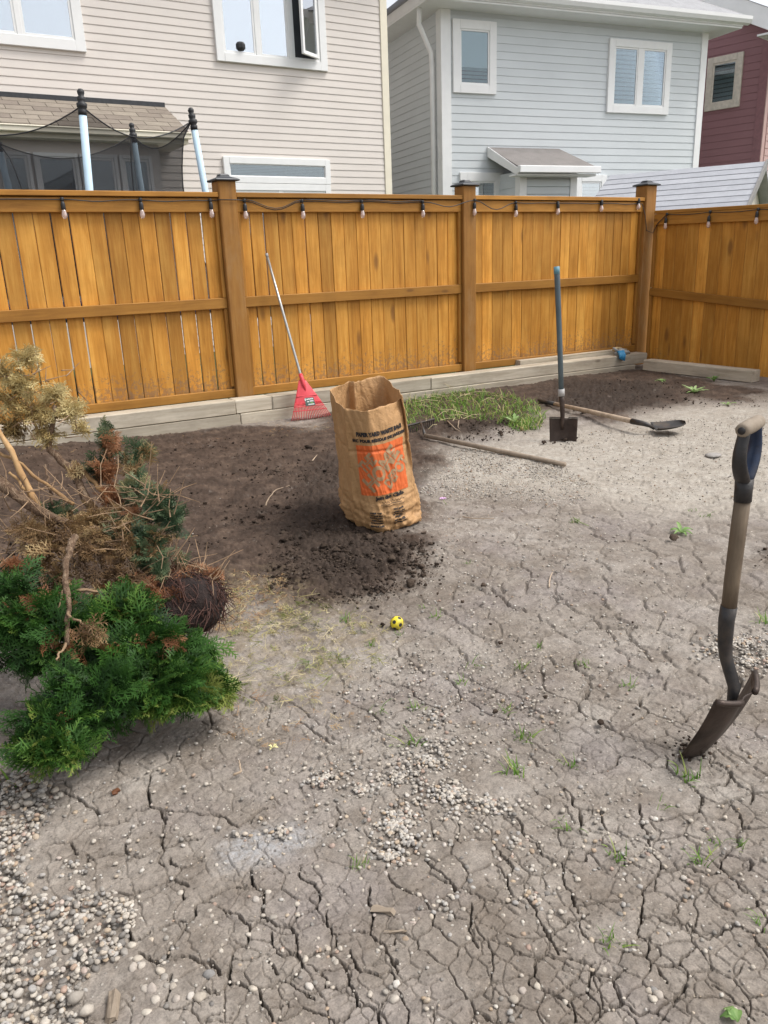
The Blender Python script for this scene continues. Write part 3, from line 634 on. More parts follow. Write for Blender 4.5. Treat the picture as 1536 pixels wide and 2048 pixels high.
# bump-out
gy = -.75
a, _ = HG.loc(1040, 360, gy); b, _ = HG.loc(1152, 360, gy); ze = HG.loc(1110, 336, gy-.25)[1]; zt = HG.loc(1075, 297)[1]
bo = MB().span((a+.01, gy+.012, 0), (b-.01, -.003, ze-.02)).obj('bump_out', M_sid_grey, hg)
bo2 = bpy.data.objects.new('bump_out_siding', None)
sm = None
for i in range(int((ze-.1)/.127)):
    z_ = .05+i*.127
    if z_+.127 > ze-.02: break
    mb = MB().add([(a+.14, gy+p, z_+q_) for p, q_ in ((.011, .128), (-.004, .118), (-.015, .012), (-.015, 0), (.011, 0))]+[(b-.14, gy+p, z_+q_) for p, q_ in ((.011, .128), (-.004, .118), (-.015, .012), (-.015, 0), (.011, 0))], [(j, (j+1) % 5, 5+(j+1) % 5, 5+j) for j in range(5)])
    mb.obj('siding_board', M_sid_grey, bo)
    mb = MB().add([(a+.01+p, gy+.15, z_+q_) for p, q_ in ((.001, .128), (-.004, .118), (-.013, .012), (-.013, 0), (.001, 0))]+[(a+.01+p, -.016, z_+q_) for p, q_ in ((.001, .128), (-.004, .118), (-.013, .012), (-.013, 0), (.001, 0))], [(j, (j+1) % 5, 5+(j+1) % 5, 5+j) for j in range(5)])
    mb.obj('siding_board', M_sid_grey, bo)
bpy.data.objects.remove(bo2)
cb = MB(); cb.span((a-.012, gy-.02, 0), (a+.13, gy+.14, ze-.021)); cb.span((b-.13, gy-.02, 0), (b+.012, gy+.14, ze-.021)); cb.obj('corner_board', M_white, bo)
l0, l1 = HG.loc(1005, 297)[0], HG.loc(1150, 300)[0]; r0_, r1_ = a-.22, b+.22
rfm = MB().add([(r0_, gy-.3, ze+.02), (r1_, gy-.3, ze+.02), (r1_-.1, -.017, zt), (r0_, -.017, zt), (r0_, gy-.3, ze-.02), (r1_, gy-.3, ze-.02), (r1_-.1, -.017, zt-.06), (r0_, -.017, zt-.06)], [(0, 1, 2, 3), (4, 7, 6, 5), (0, 4, 5, 1), (1, 5, 6, 2), (3, 2, 6, 7), (0, 3, 7, 4)])
rfm.obj('bump_out_roof', shingle_mat('weathered_shingle', (.20, .185, .175), (.27, .25, .24)), hg)
rk = MB().add([(r0_-.02, gy-.30, ze-.02+.012), (r0_-.02, -.017, zt+.01), (r0_-.02, -.017, zt-.16), (r0_-.02, gy-.30, ze-.13), (r0_-.002, gy-.30, ze-.02+.012), (r0_-.002, -.017, zt+.01), (r0_-.002, -.017, zt-.16), (r0_-.002, gy-.30, ze-.13)], [(0, 1, 2, 3), (4, 7, 6, 5), (0, 4, 5, 1), (1, 5, 6, 2), (2, 6, 7, 3), (3, 7, 4, 0)]); rk.obj('rake_board', M_white, hg)
gg = MB(); gg.span((r0_-.03, gy-.40, ze-.09), (r1_+.03, gy-.302, ze+.022)); gg.span((r0_-.02, gy-.30, ze-.13), (r1_, gy-.02, ze-.095)); gg.obj('bump_out_gutter', M_white, hg, bevel=.008)

# red house -----------------------------------------------------
RP = onplane(1524, 250, CC+CF*20.0, _fh); RZ = math.radians(12.5)
HR = Wall(RP, RZ)       # side wall runs along local +y from the corner
hr = thing('house', 'maroon sided house with white gable trim behind the grey house', 'house', (RP[0], RP[1], 0), RZ, 'houses behind the fence')
def rside(px, py, x=0.0):
    n = HR.R @ np.array([1.0, 0, 0]); q = onplane(px, py, HR.P+n*x, n); l = HR.R.T @ (q-HR.P); return l[1], l[2]
yE, zE = rside(1518, 54); RH = zE
y2, z2 = rside(1376, 2); sl_ = (z2-zE)/(y2-yE)
RL = 8.0
gabz = lambda y: RH+sl_*min(y, RL-y)
MB().add([(.012, 0, 0), (.012, RL, 0), (.012, RL, RH), (.012, RL/2, RH+sl_*RL/2), (.012, 0, RH), (6, 0, 0), (6, RL, 0), (6, RL, RH), (6, RL/2, RH+sl_*RL/2), (6, 0, RH)],
         [(0, 1, 2, 3, 4), (9, 8, 7, 6, 5), (0, 5, 6, 1), (0, 4, 9, 5), (4, 3, 8, 9), (3, 2, 7, 8), (2, 1, 6, 7)]).obj('wall', M_sid_red, hr)
def rclip(z, a, b):
    if z+.15 <= RH: return a, b
    t = (z+.15-RH)/max(sl_, .05); return max(a, t), min(b, RL-t)
siding(hr, .15, RL-.15, .05, RH+sl_*RL/2-.1, .15, M_sid_red, axis='y', clip=rclip)
MB().span((-.03, -.03, 0), (.012, .15, RH)).obj('corner_board', plain('maroon_trim', (.24, .11, .12), .5), hr)
MB().span((-.03, -.05, 0), (6, -.031, RH-.3)).obj('front_wall', M_sid_pink, hr)
for i in range(30): MB().span((.13, -.066, .1+i*.15), (6, -.0505, .235+i*.15)).obj('siding_board', M_sid_pink, hr)
def rbar(name, zoff0, zoff1, x0, x1, mat):
    pts = [(-.55, zoff0), (RL/2, zoff0), (RL/2, zoff1), (-.55, zoff1)]
    vs = [(x, y, RH+sl_*y+zo) for x in (x0, x1) for y, zo in pts]
    MB().add(vs, [(0, 1, 2, 3), (7, 6, 5, 4), (0, 4, 5, 1), (1, 5, 6, 2), (2, 6, 7, 3), (3, 7, 4, 0)]).obj(name, mat, hr)
rbar('rake_board', -.12, .26, -.36, -.33, M_white); rbar('rake_soffit', -.14, -.12, -.36, .0, M_white)
MB().add([(-.38, -.6, RH-.6*sl_+.27), (6.2, -.6, RH-.6*sl_+.27), (6.2, RL/2, RH+sl_*RL/2+.27), (-.38, RL/2, RH+sl_*RL/2+.27), (-.38, RL+.6, RH-.6*sl_+.27), (6.2, RL+.6, RH-.6*sl_+.27)], [(0, 1, 2, 3), (3, 2, 5, 4)]).obj('roof', M_shin_grey, hr)
MB().span((-.95, -.72, RH-.34), (6.2, -.58, RH-.14)).obj('gutter', M_white, hr, bevel=.02)
MB().span((-.90, -.575, RH-.38), (6.2, -.08, RH-.345)).obj('soffit', M_white, hr)
yA, zA = rside(1418, 118); yB, zB = rside(1480, 208)
window(hr, yB, yA, zB-.05, zA, y=0.0, trim=.13, fw=.04, lights=(1,), trimmat=plain('beige_trim', (.60, .54, .46), .6), blind=.09, blindmat=M_blindgrey, axis='y', glass=glass_mat('side_glass', .10))

# shed -----------------------------------------------------
Pn = gp(1532, 323, 2.55); rd = np.array([math.cos(math.radians(116)), math.sin(math.radians(116)), 0]); Pf = Pn+rd*2.45; ed = np.array([-rd[1]*-1, rd[0]*-1, 0.0]); ed = np.array([rd[1]*-1, rd[0], 0.0])
if np.dot(ed, -Pn) < 0: ed = -ed
SL = np.linalg.norm((Pf-Pn)[:2]); rz_s = math.atan2(rd[1], rd[0])
sh = thing('shed', 'garden shed with pale grey shingled roof and cream gable beyond the right fence', 'shed', (Pn[0], Pn[1], 0), rz_s)
# local x: along the ridge away from the near gable; side +1 faces the camera
sgn = 1.0 if np.dot(np.array([-rd[1], rd[0], 0]), ed) > 0 else -1.0
RW, RZ1, RZ0 = 1.75, 2.55, 1.66
MB().add([(.18, y, z) for y, z in ((-1.5, 0), (1.5, 0), (1.5, 1.74), (0, 2.48), (-1.5, 1.74))]+[(SL-.18, y, z) for y, z in ((-1.5, 0), (1.5, 0), (1.5, 1.74), (0, 2.48), (-1.5, 1.74))], [(0, 1, 2, 3, 4), (9, 8, 7, 6, 5)]+[(j, 5+j, 5+(j+1) % 5, (j+1) % 5) for j in range(5)]).obj('wall', plain('cream_shed_wall', (.60, .55, .47), .7), sh)
for sg in (1, -1):
    MB().add([(0, 0, RZ1), (SL, 0, RZ1), (SL, sg*RW, RZ0), (0, sg*RW, RZ0), (0, 0, RZ1-.04), (SL, 0, RZ1-.04), (SL, sg*RW, RZ0-.04), (0, sg*RW, RZ0-.04)], [(0, 1, 2, 3), (4, 7, 6, 5), (0, 4, 5, 1), (1, 5, 6, 2), (2, 6, 7, 3), (3, 7, 4, 0)]).obj('roof', M_shin_shed, sh)
nr_ = 10
for r_ in range(nr_):
    f0, f1 = r_/nr_, (r_+1.05)/nr_; sg = sgn
    def rp(x, f, up): return (x, sg*RW*f, RZ1+(RZ0-RZ1)*f+up)
    mb = MB().add([rp(.0, f0, .003), rp(SL, f0, .003), rp(SL, min(f1, 1.01), .014), rp(.0, min(f1, 1.01), .014), rp(.0, f0, .001), rp(SL, f0, .001), rp(SL, min(f1, 1.01), .001), rp(.0, min(f1, 1.01), .001)], [(0, 1, 2, 3), (4, 7, 6, 5), (0, 4, 5, 1), (1, 5, 6, 2), (2, 6, 7, 3), (3, 7, 4, 0)])
    mb.obj('shingle', M_shin_shed, sh)
MB().add([(-.03, 0, RZ1+.03), (-.03, sgn*RW, RZ0+.03), (-.03, sgn*RW, RZ0-.09), (-.03, 0, RZ1-.09), (-.002, 0, RZ1+.03), (-.002, sgn*RW, RZ0+.03), (-.002, sgn*RW, RZ0-.09), (-.002, 0, RZ1-.09)], [(0, 1, 2, 3), (4, 7, 6, 5), (0, 4, 5, 1), (1, 5, 6, 2), (2, 6, 7, 3), (3, 7, 4, 0)]).obj('rake_board', plain('grey_rake', (.22, .21, .2), .7), sh)

# ------------------------------------------------------------------ fences
def plank(name, L, w, t, mat, parent, M4, bevel=.004, twist=0.0):
    """plank whose length runs along local z (0..L), width x, thickness y"""
    mb = MB().span((-w/2, -t/2, 0), (w/2, t/2, L)); o = bpy.data.objects.new(name, mb.mesh(name, False, bevel)); o.data.materials.append(mat); link(o, parent)
    o.matrix_local = M4; return o
ZX = Matrix(((0, 0, 1, 0), (1, 0, 0, 0), (0, 1, 0, 0), (0, 0, 0, 1)))    # length -> +x, width -> y, thickness -> z
def lenx(L0, y, z, tilt=0.0):   # length along +x, width vertical, thickness along y
    m = Matrix(((0, 0, 1, 0), (0, -1, 0, 0), (1, 0, 0, 0), (0, 0, 0, 1)))
    return Matrix.Translation((L0, y, z)) @ Matrix.Rotation(-tilt, 4, 'Y') @ m
def fence_post(parent, x, y, z0, z1, w=.15):
    p = plank('post', z1-z0, w, w, M_post, parent, Matrix.Translation((x, y, z0)), .008)
    cp = MB().lathe([(w*.5*1.414+.012, -.004), (w*.5*1.414+.040, 0), (w*.5*1.414+.040, .012), (w*.5*1.414+.006, .022), (w*.40, .034), (w*.36, .050), (w*.30, .055)], 4, rotz3(math.pi/4)).obj('post_cap', M_blackcap, p, bevel=.004)
    cp.location = (0, 0, z1-z0); return p
FY = 6.45          # post fronts
back = thing('wooden_fence', 'amber stained board fence across the back with black capped posts', 'fence', (0, FY, 0), 0, 'stained board fences')
XP = [-4.85, -2.40, .06, 2.52, 4.97, 7.515]
for i, x in enumerate(XP): fence_post(back, x, .075, -.1, 1.935 if i < 5 else 1.975, .152 if i < 5 else .165)
stop_z = lambda x: .20+(2.52-x)*.008   # top of the landscape timbers
def bay(x0, x1, boards):
    """one bay between two posts"""
    a, b = x0+.077, x1-.077; L = b-a
    zb = stop_z((a+b)/2); tl = -.008
    plank('cap_rail', L, .150, .038, M_rail, back, Matrix.Translation((a, .085, 1.830)) @ ZX, .004)
    plank('top_rail', L, .105, .030, M_rail, back, lenx(a, .048, 1.752), .004)
    plank('top_rail', L, .105, .030, M_rail, back, lenx(a, .125, 1.752), .004)
    plank('middle_rail', L, .086, .036, M_rail, back, lenx(a, .052, .985), .004)
    plank('bottom_rail', L, .072, .036, M_rail, back, lenx(a, .052, zb+.040, -.008), .004)
    for s, xx in ((1, a+.016), (-1, b-.016)):
        plank('nailing_strip', .70, .030, .030, M_rail, back, Matrix.Translation((xx, .054, 1.029)), .003)
        plank('nailing_strip', .70-zb+.16, .030, .030, M_rail, back, Matrix.Translation((xx, .054, zb+.078)), .003)
    x = a+.004; w0 = (L-.008)/boards; rng = random.Random(int(x0*100))
    for k in range(boards):
        gap = rng.choice([.003, .005, .007, .009, .011, .012]) if x0 < 2 else (rng.choice([.002, .003, .005, .008, .011]) if x0 < 4 else rng.choice([.001, .0015, .002, .003, .007]))
        w = w0-gap
        plank('fence_board', 1.80-zb, w, .019, M_fence, back, Matrix.Translation((x+w/2, .088+rng.uniform(-.002, .002), zb+.005)) @ Matrix.Rotation(rng.uniform(-.0012, .0012), 4, 'Y'), .003)
        x += w0
for i in range(5): bay(XP[i], XP[i+1], 18)

FX = 7.56         # right fence: fronts face -x
right = thing('wooden_fence', 'amber stained board fence running along the right side from the corner post', 'fence', (FX, 6.40, 0), 0, 'stained board fences')
RLN = 2.45
def rmat(y, z, xoff=0.0, dzdy=0.0):   # length runs toward -y (camera), width vertical, thickness along x
    m = Matrix(((0, 1, 0, 0), (0, 0, -1, 0), (1, 0, 0, 0), (0, 0, 0, 1)))
    return Matrix.Translation((xoff, y, z)) @ Matrix.Rotation(dzdy, 4, 'X') @ m
for seg in range(2):
    ys = -seg*(RLN+.15)
    zt = 1.707-seg*.063; zm = .862-seg*.2; zbm = .055-seg*.19
    plank('cap_rail', RLN, .140, .036, M_rail, right, Matrix.Translation((.03, ys, zt-.018)) @ Matrix.Rotation(.024, 4, 'X') @ Matrix(((1, 0, 0, 0), (0, 0, -1, 0), (0, 1, 0, 0), (0, 0, 0, 1))), .004)
    plank('top_rail', RLN, .115, .030, M_rail, right, rmat(ys, zt-.095, -.022, .024), .004)
    plank('middle_rail', RLN, .086, .036, M_rail, right, rmat(ys, zm-.030, -.022, .078), .004)
    plank('nailing_strip', .73, .030, .030, M_rail, right, Matrix.Translation((-.020, ys-.016, zm+.016)) @ Matrix.Rotation(math.pi/2, 4, 'Z'), .003)
    plank('nailing_strip', .78, .030, .030, M_rail, right, Matrix.Translation((-.020, ys-.016, zbm)) @ Matrix.Rotation(math.pi/2, 4, 'Z'), .003)
    nb = 17; w0 = RLN/nb; rng = random.Random(5+seg)
    for k in range(nb):
        y = ys-(k+.5)*w0; w = w0-rng.choice([.0008, .0015, .002, .003]); zb_ = -.12-.075*(-(y))
        zt_ = zt-.055+.024*(y-ys)
        plank('fence_board', zt_-zb_, w, .019, M_fence, right, Matrix.Translation((.012+rng.uniform(-.0015, .0015), y, zb_)) @ Matrix.Rotation(math.pi/2, 4, 'Z'), .003)
    fence_post(right, .06, ys-RLN-.075, -.4, 1.80, .15)

# ------------------------------------------------------------------ landscape timbers
def timber(P, L, w, h, label, rz=0.0, tilt=0.0, name='landscape_timber'):
    """P: front-left-bottom corner; length along local x"""
    mb = MB().span((0, 0, 0), (w, h, L))
    m = mb.mesh(name, False, .007, 2); bm = bmesh.new(); bm.from_mesh(m)
    for v in bm.verts: v.co += Vector((random.uniform(-.003, .003), random.uniform(-.002, .002), random.uniform(-.004, .004)))
    bm.to_mesh(m); bm.free()
    o = bpy.data.objects.new(name, m); m.materials.append(M_timber); link(o)
    # local z (length) -> world x, local x -> depth, local y -> up
    R_ = Matrix(((0, 0, 1, 0), (1, 0, 0, 0), (0, 1, 0, 0), (0, 0, 0, 1)))
    o.matrix_world = Matrix.Translation(P) @ Matrix.Rotation(rz, 4, 'Z') @ Matrix.Rotation(-tilt, 4, 'Y') @ R_
    tag(o, label, 'timber', 'weathered landscape timbers'); return o
SYF = 6.235; TT = -.0085
zt_at = lambda x: .222+TT*(x-.57)
def up_timber(x0, x1, label, dy=0.0, dz=0.0, up=True):
    h = .112; z = zt_at(x0)-h+dz if up else zt_at(x0)-.228+dz
    timber((x0+.002, SYF+dy, z), x1-x0-.004, .165, h, label, 0, TT)
xj1 = yp(472, 815, SYF)[0]; xj2 = yp(545, 805, SYF)[0]; xj3 = yp(862, 760, SYF)[0]
up_timber(-2.3, xj1, 'long upper grey timber under the leftmost fence bay, behind the shrub')
up_timber(xj1, xj2, 'short upper grey timber below the left fence post, nail holes in it', dy=.004)
up_timber(xj2, xj3, 'upper grey timber behind the red rake and the paper bag')
up_timber(xj3, 7.36, 'upper grey timber behind the grass patch with gloves on it', dy=-.004)
up_timber(-2.3, xj1+.03, 'lower grey timber half buried in soil behind the shrub', dy=-.008, up=False)
up_timber(xj1+.03, 3.9, 'lower grey timber half buried below the red rake', dy=-.010, up=False)
up_timber(3.9, 7.17, 'lower grey timber behind the grass patch reaching the fence corner', dy=-.006, up=False)
timber((5.6, SYF+.17, zt_at(5.6)-.10+.045), 1.62, .09, .10, 'grey timber highest in the stack, tight against the back fence corner', 0, TT)
t1 = gp(1285, 745, .0); t2 = gp(1501, 773, -.03); vv = t2-t1; az_ = math.atan2(vv[1], vv[0])
o = timber((t1[0], t1[1], -.004), np.linalg.norm(vv[:2]), .15, .115, 'grey timber lying along the right fence, its sawn end showing', az_, vv[2]/np.linalg.norm(vv[:2])*.6)
o.location.z += .028
t3 = gp(1452, 790, -.05); t4 = gp(1580, 800, -.05); vv = t4-t3
timber((t3[0]+.02, t3[1]+.0, -.165), .75, .17, .11, 'lowest grey timber, mostly buried, at the right edge', math.atan2(t2[1]-t1[1], t2[0]-t1[0]), -.02)

# ------------------------------------------------------------------ string lights
M_bulb = None
q = N('clear_bulb_glass'); g = q.n('ShaderNodeBsdfGlossy'); g.inputs['Roughness'].default_value = .05; t = q.n('ShaderNodeBsdfTransparent'); t.inputs['Color'].default_value = (.95, .9, .85, 1)
lw_ = q.n('ShaderNodeLayerWeight'); lw_.inputs[0].default_value = .45; d_ = q.n('ShaderNodeBsdfDiffuse'); d_.inputs[0].default_value = (.85, .68, .62, 1)
m1 = q.n('ShaderNodeMixShader'); m1.inputs[0].default_value = .45; q.l(t.outputs[0], m1.inputs[1]); q.l(d_.outputs[0], m1.inputs[2])
m2 = q.n('ShaderNodeMixShader'); q.l(lw_.outputs['Facing'], m2.inputs[0]); q.l(m1.outputs[0], m2.inputs[1]); q.l(g.outputs[0], m2.inputs[2]); M_bulb = q.done(m2.outputs[0])
sx0 = XP[3]
strl = thing('string_lights', 'black string of clear drop bulbs along the top of the fences', 'string lights', (sx0, FY, 1.8))
def relp(P): return np.asarray(P)-np.array([sx0, FY, 1.8])
BP = [(128, 426), (284, 426), (423, 425), (491, 428), (606, 428), (725, 427), (846, 426), (949, 423), (1032, 426), (1116, 422), (1203, 416), (1277, 412)]
tops = []
def bulb(P, top):
    """P: centre of the bulb; top: point on the cord"""
    sk = MB(); c = relp(P); tp = relp(top)
    sk.tube([tp, (tp+c+[0, 0, .07])/2+[.004, -.003, 0], c+[0, 0, .072]], .0038, 6)
    sk.lathe([(.004, .074), (.012, .070), (.016, .055), (.0175, .022), (.015, .016)], 10, o=c)
    sk.lathe([(.010, -.012), (.014, -.008), (.014, .012), (.010, .016)], 8, o=tp)
    s_ = sk.obj('bulb_socket', M_black, strl, smooth=True)
    MB().lathe([(.012, .020), (.016, .006), (.021, -.014), (.022, -.026), (.018, -.040), (.009, -.049), (.002, -.051)], 10, o=c).obj('bulb', M_bulb, s_, smooth=True)
P0c = None; allpts = []
for px_, py_ in BP:
    yy = 6.462 if px_ != 949 else 6.432
    P = yp(px_, py_-2, yy); top = np.array([P[0], yy-.004 if px_ == 949 else 6.468, 1.785 if px_ != 949 else 1.80]); bulb(P, top); allpts.append(top)
cord = MB()
cps = [np.array([-2.3, 6.466, 1.79]), np.array([-1.0, 6.466, 1.79])]+allpts
for i in range(len(cps)-1):
    a, b = cps[i], cps[i+1]; n_ = 9
    droop = .075 if i in (5, 9) else (.045 if i == 8 else .007)
    if i in (4,): # behind the front face of the post: pass over it
        pts = [a, a+[(XP[3]-.08-a[0]), -.004, .005], np.array([XP[3]-.082, 6.437, 1.79]), np.array([XP[3]+.082, 6.437, 1.79]), b]
        cord.tube([relp(p) for p in pts], .0042, 6); continue
    pts = []
    for k in range(n_):
        f = k/(n_-1); p = a*(1-f)+b*f; s_ = math.sin(math.pi*f)
        pts.append(relp(p-np.array([0, .008*s_+(.012 if i in (8, 9) else 0)*s_, droop*s_*s_])+np.array([0, 0, .006*math.sin(7*f+i)*s_])))
    cord.tube(pts, .0042, 6)
    if i in (5, 6, 7):   # doubled run in the second bay
        cord.tube([p+np.array([0, -.006, .012]) for p in pts], .0036, 6)
a = allpts[-1]; corner = [a, np.array([7.39, 6.462, 1.78]), np.array([7.425, 6.44, 1.66]), np.array([7.45, 6.43, 1.50]), np.array([7.52, 6.40, 1.47])]
RB = [(1331, 449), (1417, 446), (1513, 438)]; rt = []
for px_, py_ in RB:
    P = xp(px_, py_, 7.50); top = np.array([7.512, P[1], 1.66-.024*(6.4-P[1])]); bulb(P, top); rt.append(top)
corner += [rt[0]+[0, .12, -.09], rt[0]]
cord.tube([relp(p) for p in corner], .0042, 6)
rt.append(rt[-1]+np.array([0, -.6, -.01]))
for i in range(3): cord.tube([relp(rt[i]*(1-f)+rt[i+1]*f-np.array([.004, 0, .012*math.sin(math.pi*f)])) for f in np.linspace(0, 1, 7)], .0042, 6)
cord.obj('cord', M_black, strl, smooth=True)

# ------------------------------------------------------------------ trampoline in the neighbour's yard
M_foam = plain('pale_blue_foam', (.50, .66, .78), .7, 0, .06, 9, .15)
M_foamblue = plain('blue_pad', (.05, .13, .38), .6, 0, .1, 6, .1)
q = N('black_netting'); t = q.n('ShaderNodeBsdfTransparent'); d_ = q.n('ShaderNodeBsdfDiffuse'); d_.inputs[0].default_value = (.03, .03, .033, 1)
mx = q.n('ShaderNodeMixShader'); mx.inputs[0].default_value = .60; q.l(t.outputs[0], mx.inputs[1]); q.l(d_.outputs[0], mx.inputs[2]); M_net = q.done(mx.outputs[0])
tops_ = [yp(165, 226, 7.9), yp(388, 256, 8.75), yp(268, 282, 10.1), yp(-2, 300, 9.7), yp(-190, 240, 8.4)]
bots_ = [yp(180, 395, 7.9), yp(412, 390, 8.75), yp(285, 392, 10.1), yp(22, 395, 9.7), yp(-170, 395, 8.4)]
ctr = sum(tops_[:5])/5
tr = thing('trampoline', 'trampoline with black safety net and pale blue padded poles beyond the back fence', 'trampoline', (ctr[0], ctr[1], 0))
rl = lambda p: np.asarray(p)-np.array([ctr[0], ctr[1], 0])
polepts = []
for tp, bt in zip(tops_, bots_):
    d_ = bt-tp; z_at = lambda z: tp+d_*((z-tp[2])/d_[2])
    low = z_at(1.6); foot = np.array([low[0], low[1], .05])
    pl = MB(); pl.tube([rl(foot), rl(low*[1, 1, 0]+[0, 0, .9]), rl(low), rl(tp)], [.022, .036, .036, .034], 12); po = pl.obj('pole', M_foam, tr, smooth=True)
    ax = nrm(tp-bt); cpm = MB(); base = rl(tp)
    prof = [(.036, -.02), (.038, .02), (.030, .03), (.044, .045), (.046, .075), (.030, .085), (.036, .10), (.038, .125), (.022, .135), (.030, .155), (.032, .17), (.020, .19), (.004, .195)]
    for r_, zz in prof: pass
    zax = ax; xax = nrm(np.cross(zax, [0, 1, 0])); yax = np.cross(zax, xax); M3 = np.stack([xax, yax, zax], 1)
    cpm.lathe(prof, 12, M3, base); cpm.obj('pole_cap', M_black, po, smooth=True)
    polepts.append((tp+ax*.06, low))
net = []
K = len(polepts); netm = MB(); edge = MB(); inr = .93
for i in range(K):
    (ta, la), (tb, lb) = polepts[i], polepts[(i+1) % K]
    P = []
    for r_ in range(13):
        row = []; f = r_/12
        for c_ in range(15):
            g_ = c_/14; s_ = 4*g_*(1-g_)
            top = ta*(1-g_)+tb*g_-np.array([0, 0, .20*s_]); bot = (la*(1-g_)+lb*g_)*[1, 1, 0]+[0, 0, .92]
            p = top*(1-f)+bot*f; inn = .05+.16*math.sin(math.pi*min(1, f*1.1+.05))*(1-.2*s_)+.10*s_*f; dv = nrm((ctr-p)*[1, 1, 0]); p = p+dv*(inn if r_ else .02+.05*s_)
            row.append(rl(p))
        P.append(row)
    netm.grid(P); edge.tube(P[0], .006, 6)
    edge.tube([P[r_][0] for r_ in range(13)], .007, 5)
netm.obj('net', M_net, tr, smooth=True); edge.obj('net_hem', M_black, tr, smooth=True)
rad = 1.55; ringp = [(rad*math.cos(a), rad*math.sin(a), .9) for a in np.linspace(0, 2*math.pi, 33)]
MB().tube(ringp, .11, 8, flat=.4).obj('frame_pad', M_foamblue, tr, smooth=True)
MB().lathe([(rad-.1, .885), (rad-.1, .89)], 32).obj('jumping_mat', M_black, tr)
for k in range(6):
    a = k*math.pi/3+.3; MB().tube([(rad*math.cos(a), rad*math.sin(a), .86), (1.02*rad*math.cos(a), 1.02*rad*math.sin(a), 0)], .022, 8).obj('leg', M_steelpole, tr, smooth=True)

# ------------------------------------------------------------------ paper yard waste bag
q = N('kraft_paper'); v = q.coords('Object'); big = q.noise(v, 9, 5, .6, .6); fn = q.noise(v, 120, 3)
c = q.ramp(big, [(.3, (.395, .225, .098)), (.7, (.48, .285, .135))]); c = q.mix(1.0, c, q.ramp(fn, [(.3, .93), (.7, 1.05)]), 'MULTIPLY')
cr1 = q.noise(q.coords('Object', (1, 1, 1)), 22, 5, .6, 1.2)
M_kraft = q.done(q.bsdf(c, .62, 0, q.bump(cr1, .55, .014), .35))
def ink(name, col):
    q = N(name); n = q.noise(q.coords('Object'), 60, 4, .7); c = q.mix(q.ramp(n, [(.58, 0), (.8, .45)]), col, (.42, .27, .14)); return q.done(q.bsdf(c, .6, 0, None, .3))
M_inkblack = ink('black_print', (.022, .02, .022)); M_inkorange = ink('orange_print', (.64, .135, .036)); M_inkkraft = plain('unprinted_letter', (.36, .235, .125), .62, var=.08)
rimT = [(688, 821, .62), (709, 823, .62), (735, 824, .62), (763, 818, .62), (783, 809, .625), (803, 799, .63), (801, 792, .655), (790, 776, .67), (769, 756, .685), (742, 757, .685), (718, 762.5, .68), (709, 768, .672), (697, 764, .677), (674, 774, .67), (659, 785, .66), (675, 805, .635)]
botw = [gp(714, 1060), gp(738, 1064.5), gp(765, 1066.5), gp(785, 1064.5), gp(812, 1059), gp(839, 1046), (2.135, 3.19, 0), (2.16, 3.29, 0), (2.16, 3.41, 0), (2.11, 3.49, 0), (2.06, 3.55, 0), (1.98, 3.56, 0), (1.90, 3.56, 0), (1.845, 3.50, 0), gp(688, 1035), gp(695, 1049)]
RT = np.array([gp(*p) for p in rimT]); RB_ = np.array([np.asarray(b, float) for b in botw])
bagO = np.array([RB_[:, 0].mean(), RB_[:, 1].mean(), 0.0])
RT -= bagO; RB_ -= bagO
def ringat(R, u):
    k = len(R); u = u % k; i = int(u); f = u-i
    p0, p1, p2, p3 = R[(i-1) % k], R[i], R[(i+1) % k], R[(i+2) % k]
    cr = p1+.5*f*(p2-p0+f*(2*p0-5*p1+4*p2-p3+f*(3*(p1-p2)+p3-p0)))
    return .55*(p1*(1-f)+p2*f)+.45*cr
def bagS(u, vv, off=0.0):
    """u: 0..16 round the bag (0..5 is the printed front), vv: 0..1 upwards"""
    a, b = ringat(RB_, u), ringat(RT, u); ctr_ = RB_.mean(0)*(1-vv)+RT.mean(0)*vv
    f = vv; p = a*(1-f)+b*f
    out = nrm((p-ctr_)*[1, 1, 0])
    bul = .007*math.exp(-((vv-.13)/.13)**2)-.010*math.exp(-((vv-.0)/.03)**2)
    au = np.array([u*.35]); 
    cx, sx = 2.2*math.cos(2*math.pi*u/16), 2.2*math.sin(2*math.pi*u/16)
    n1 = float(fbm(np.array([cx*1.3+4]), np.array([sx*1.3+vv*26]), 301, 3)[0])      # pressed horizontal folds low down
    n2 = float(fbm(np.array([cx*1.6+9]), np.array([sx*1.6+vv*3.2]), 305, 4)[0])
    n3 = abs(float(fbm(np.array([cx*2.4+2]), np.array([sx*2.4+vv*7+u*.7]), 309, 3)[0]))
    low = math.exp(-(vv/.24)**2)
    d = bul+.026*n1*low+.014*n2-.019*n3*(.45+.55*low)
    d -= .006*math.exp(-((vv-.665-.012*math.sin(u))/.010)**2)      # factory fold line
    d -= .010*math.exp(-((u-15.4)/.30)**2)*(1-.3*vv)               # gusset crease
    d += .010*math.exp(-((u-14.9)/.18)**2)
    d += .009*math.exp(-((u-.05)/.16)**2)*(vv > .15) - .006*math.exp(-((u-.55)/.22)**2)*vv
    q_ = p+out*(d+off); q_[2] = max(q_[2], .0)
    return q_
bag = thing('paper_bag', 'open brown paper yard waste bag with orange square print, standing on the dirt', 'paper bag', tuple(bagO))
NU, NV = 176, 92
P = np.array([[bagS(16*j/NU, i/NV) for j in range(NU)] for i in range(NV+1)])
for i in range(NV+1): P[i, :, 2] += hbase(P[i, :, 0]*0+bagO[0], P[i, :, 0]*0+bagO[1])*0 + .006
V = P.reshape(-1, 3); i, j = np.meshgrid(np.arange(NV), np.arange(NU), indexing='ij'); j2 = (j+1) % NU
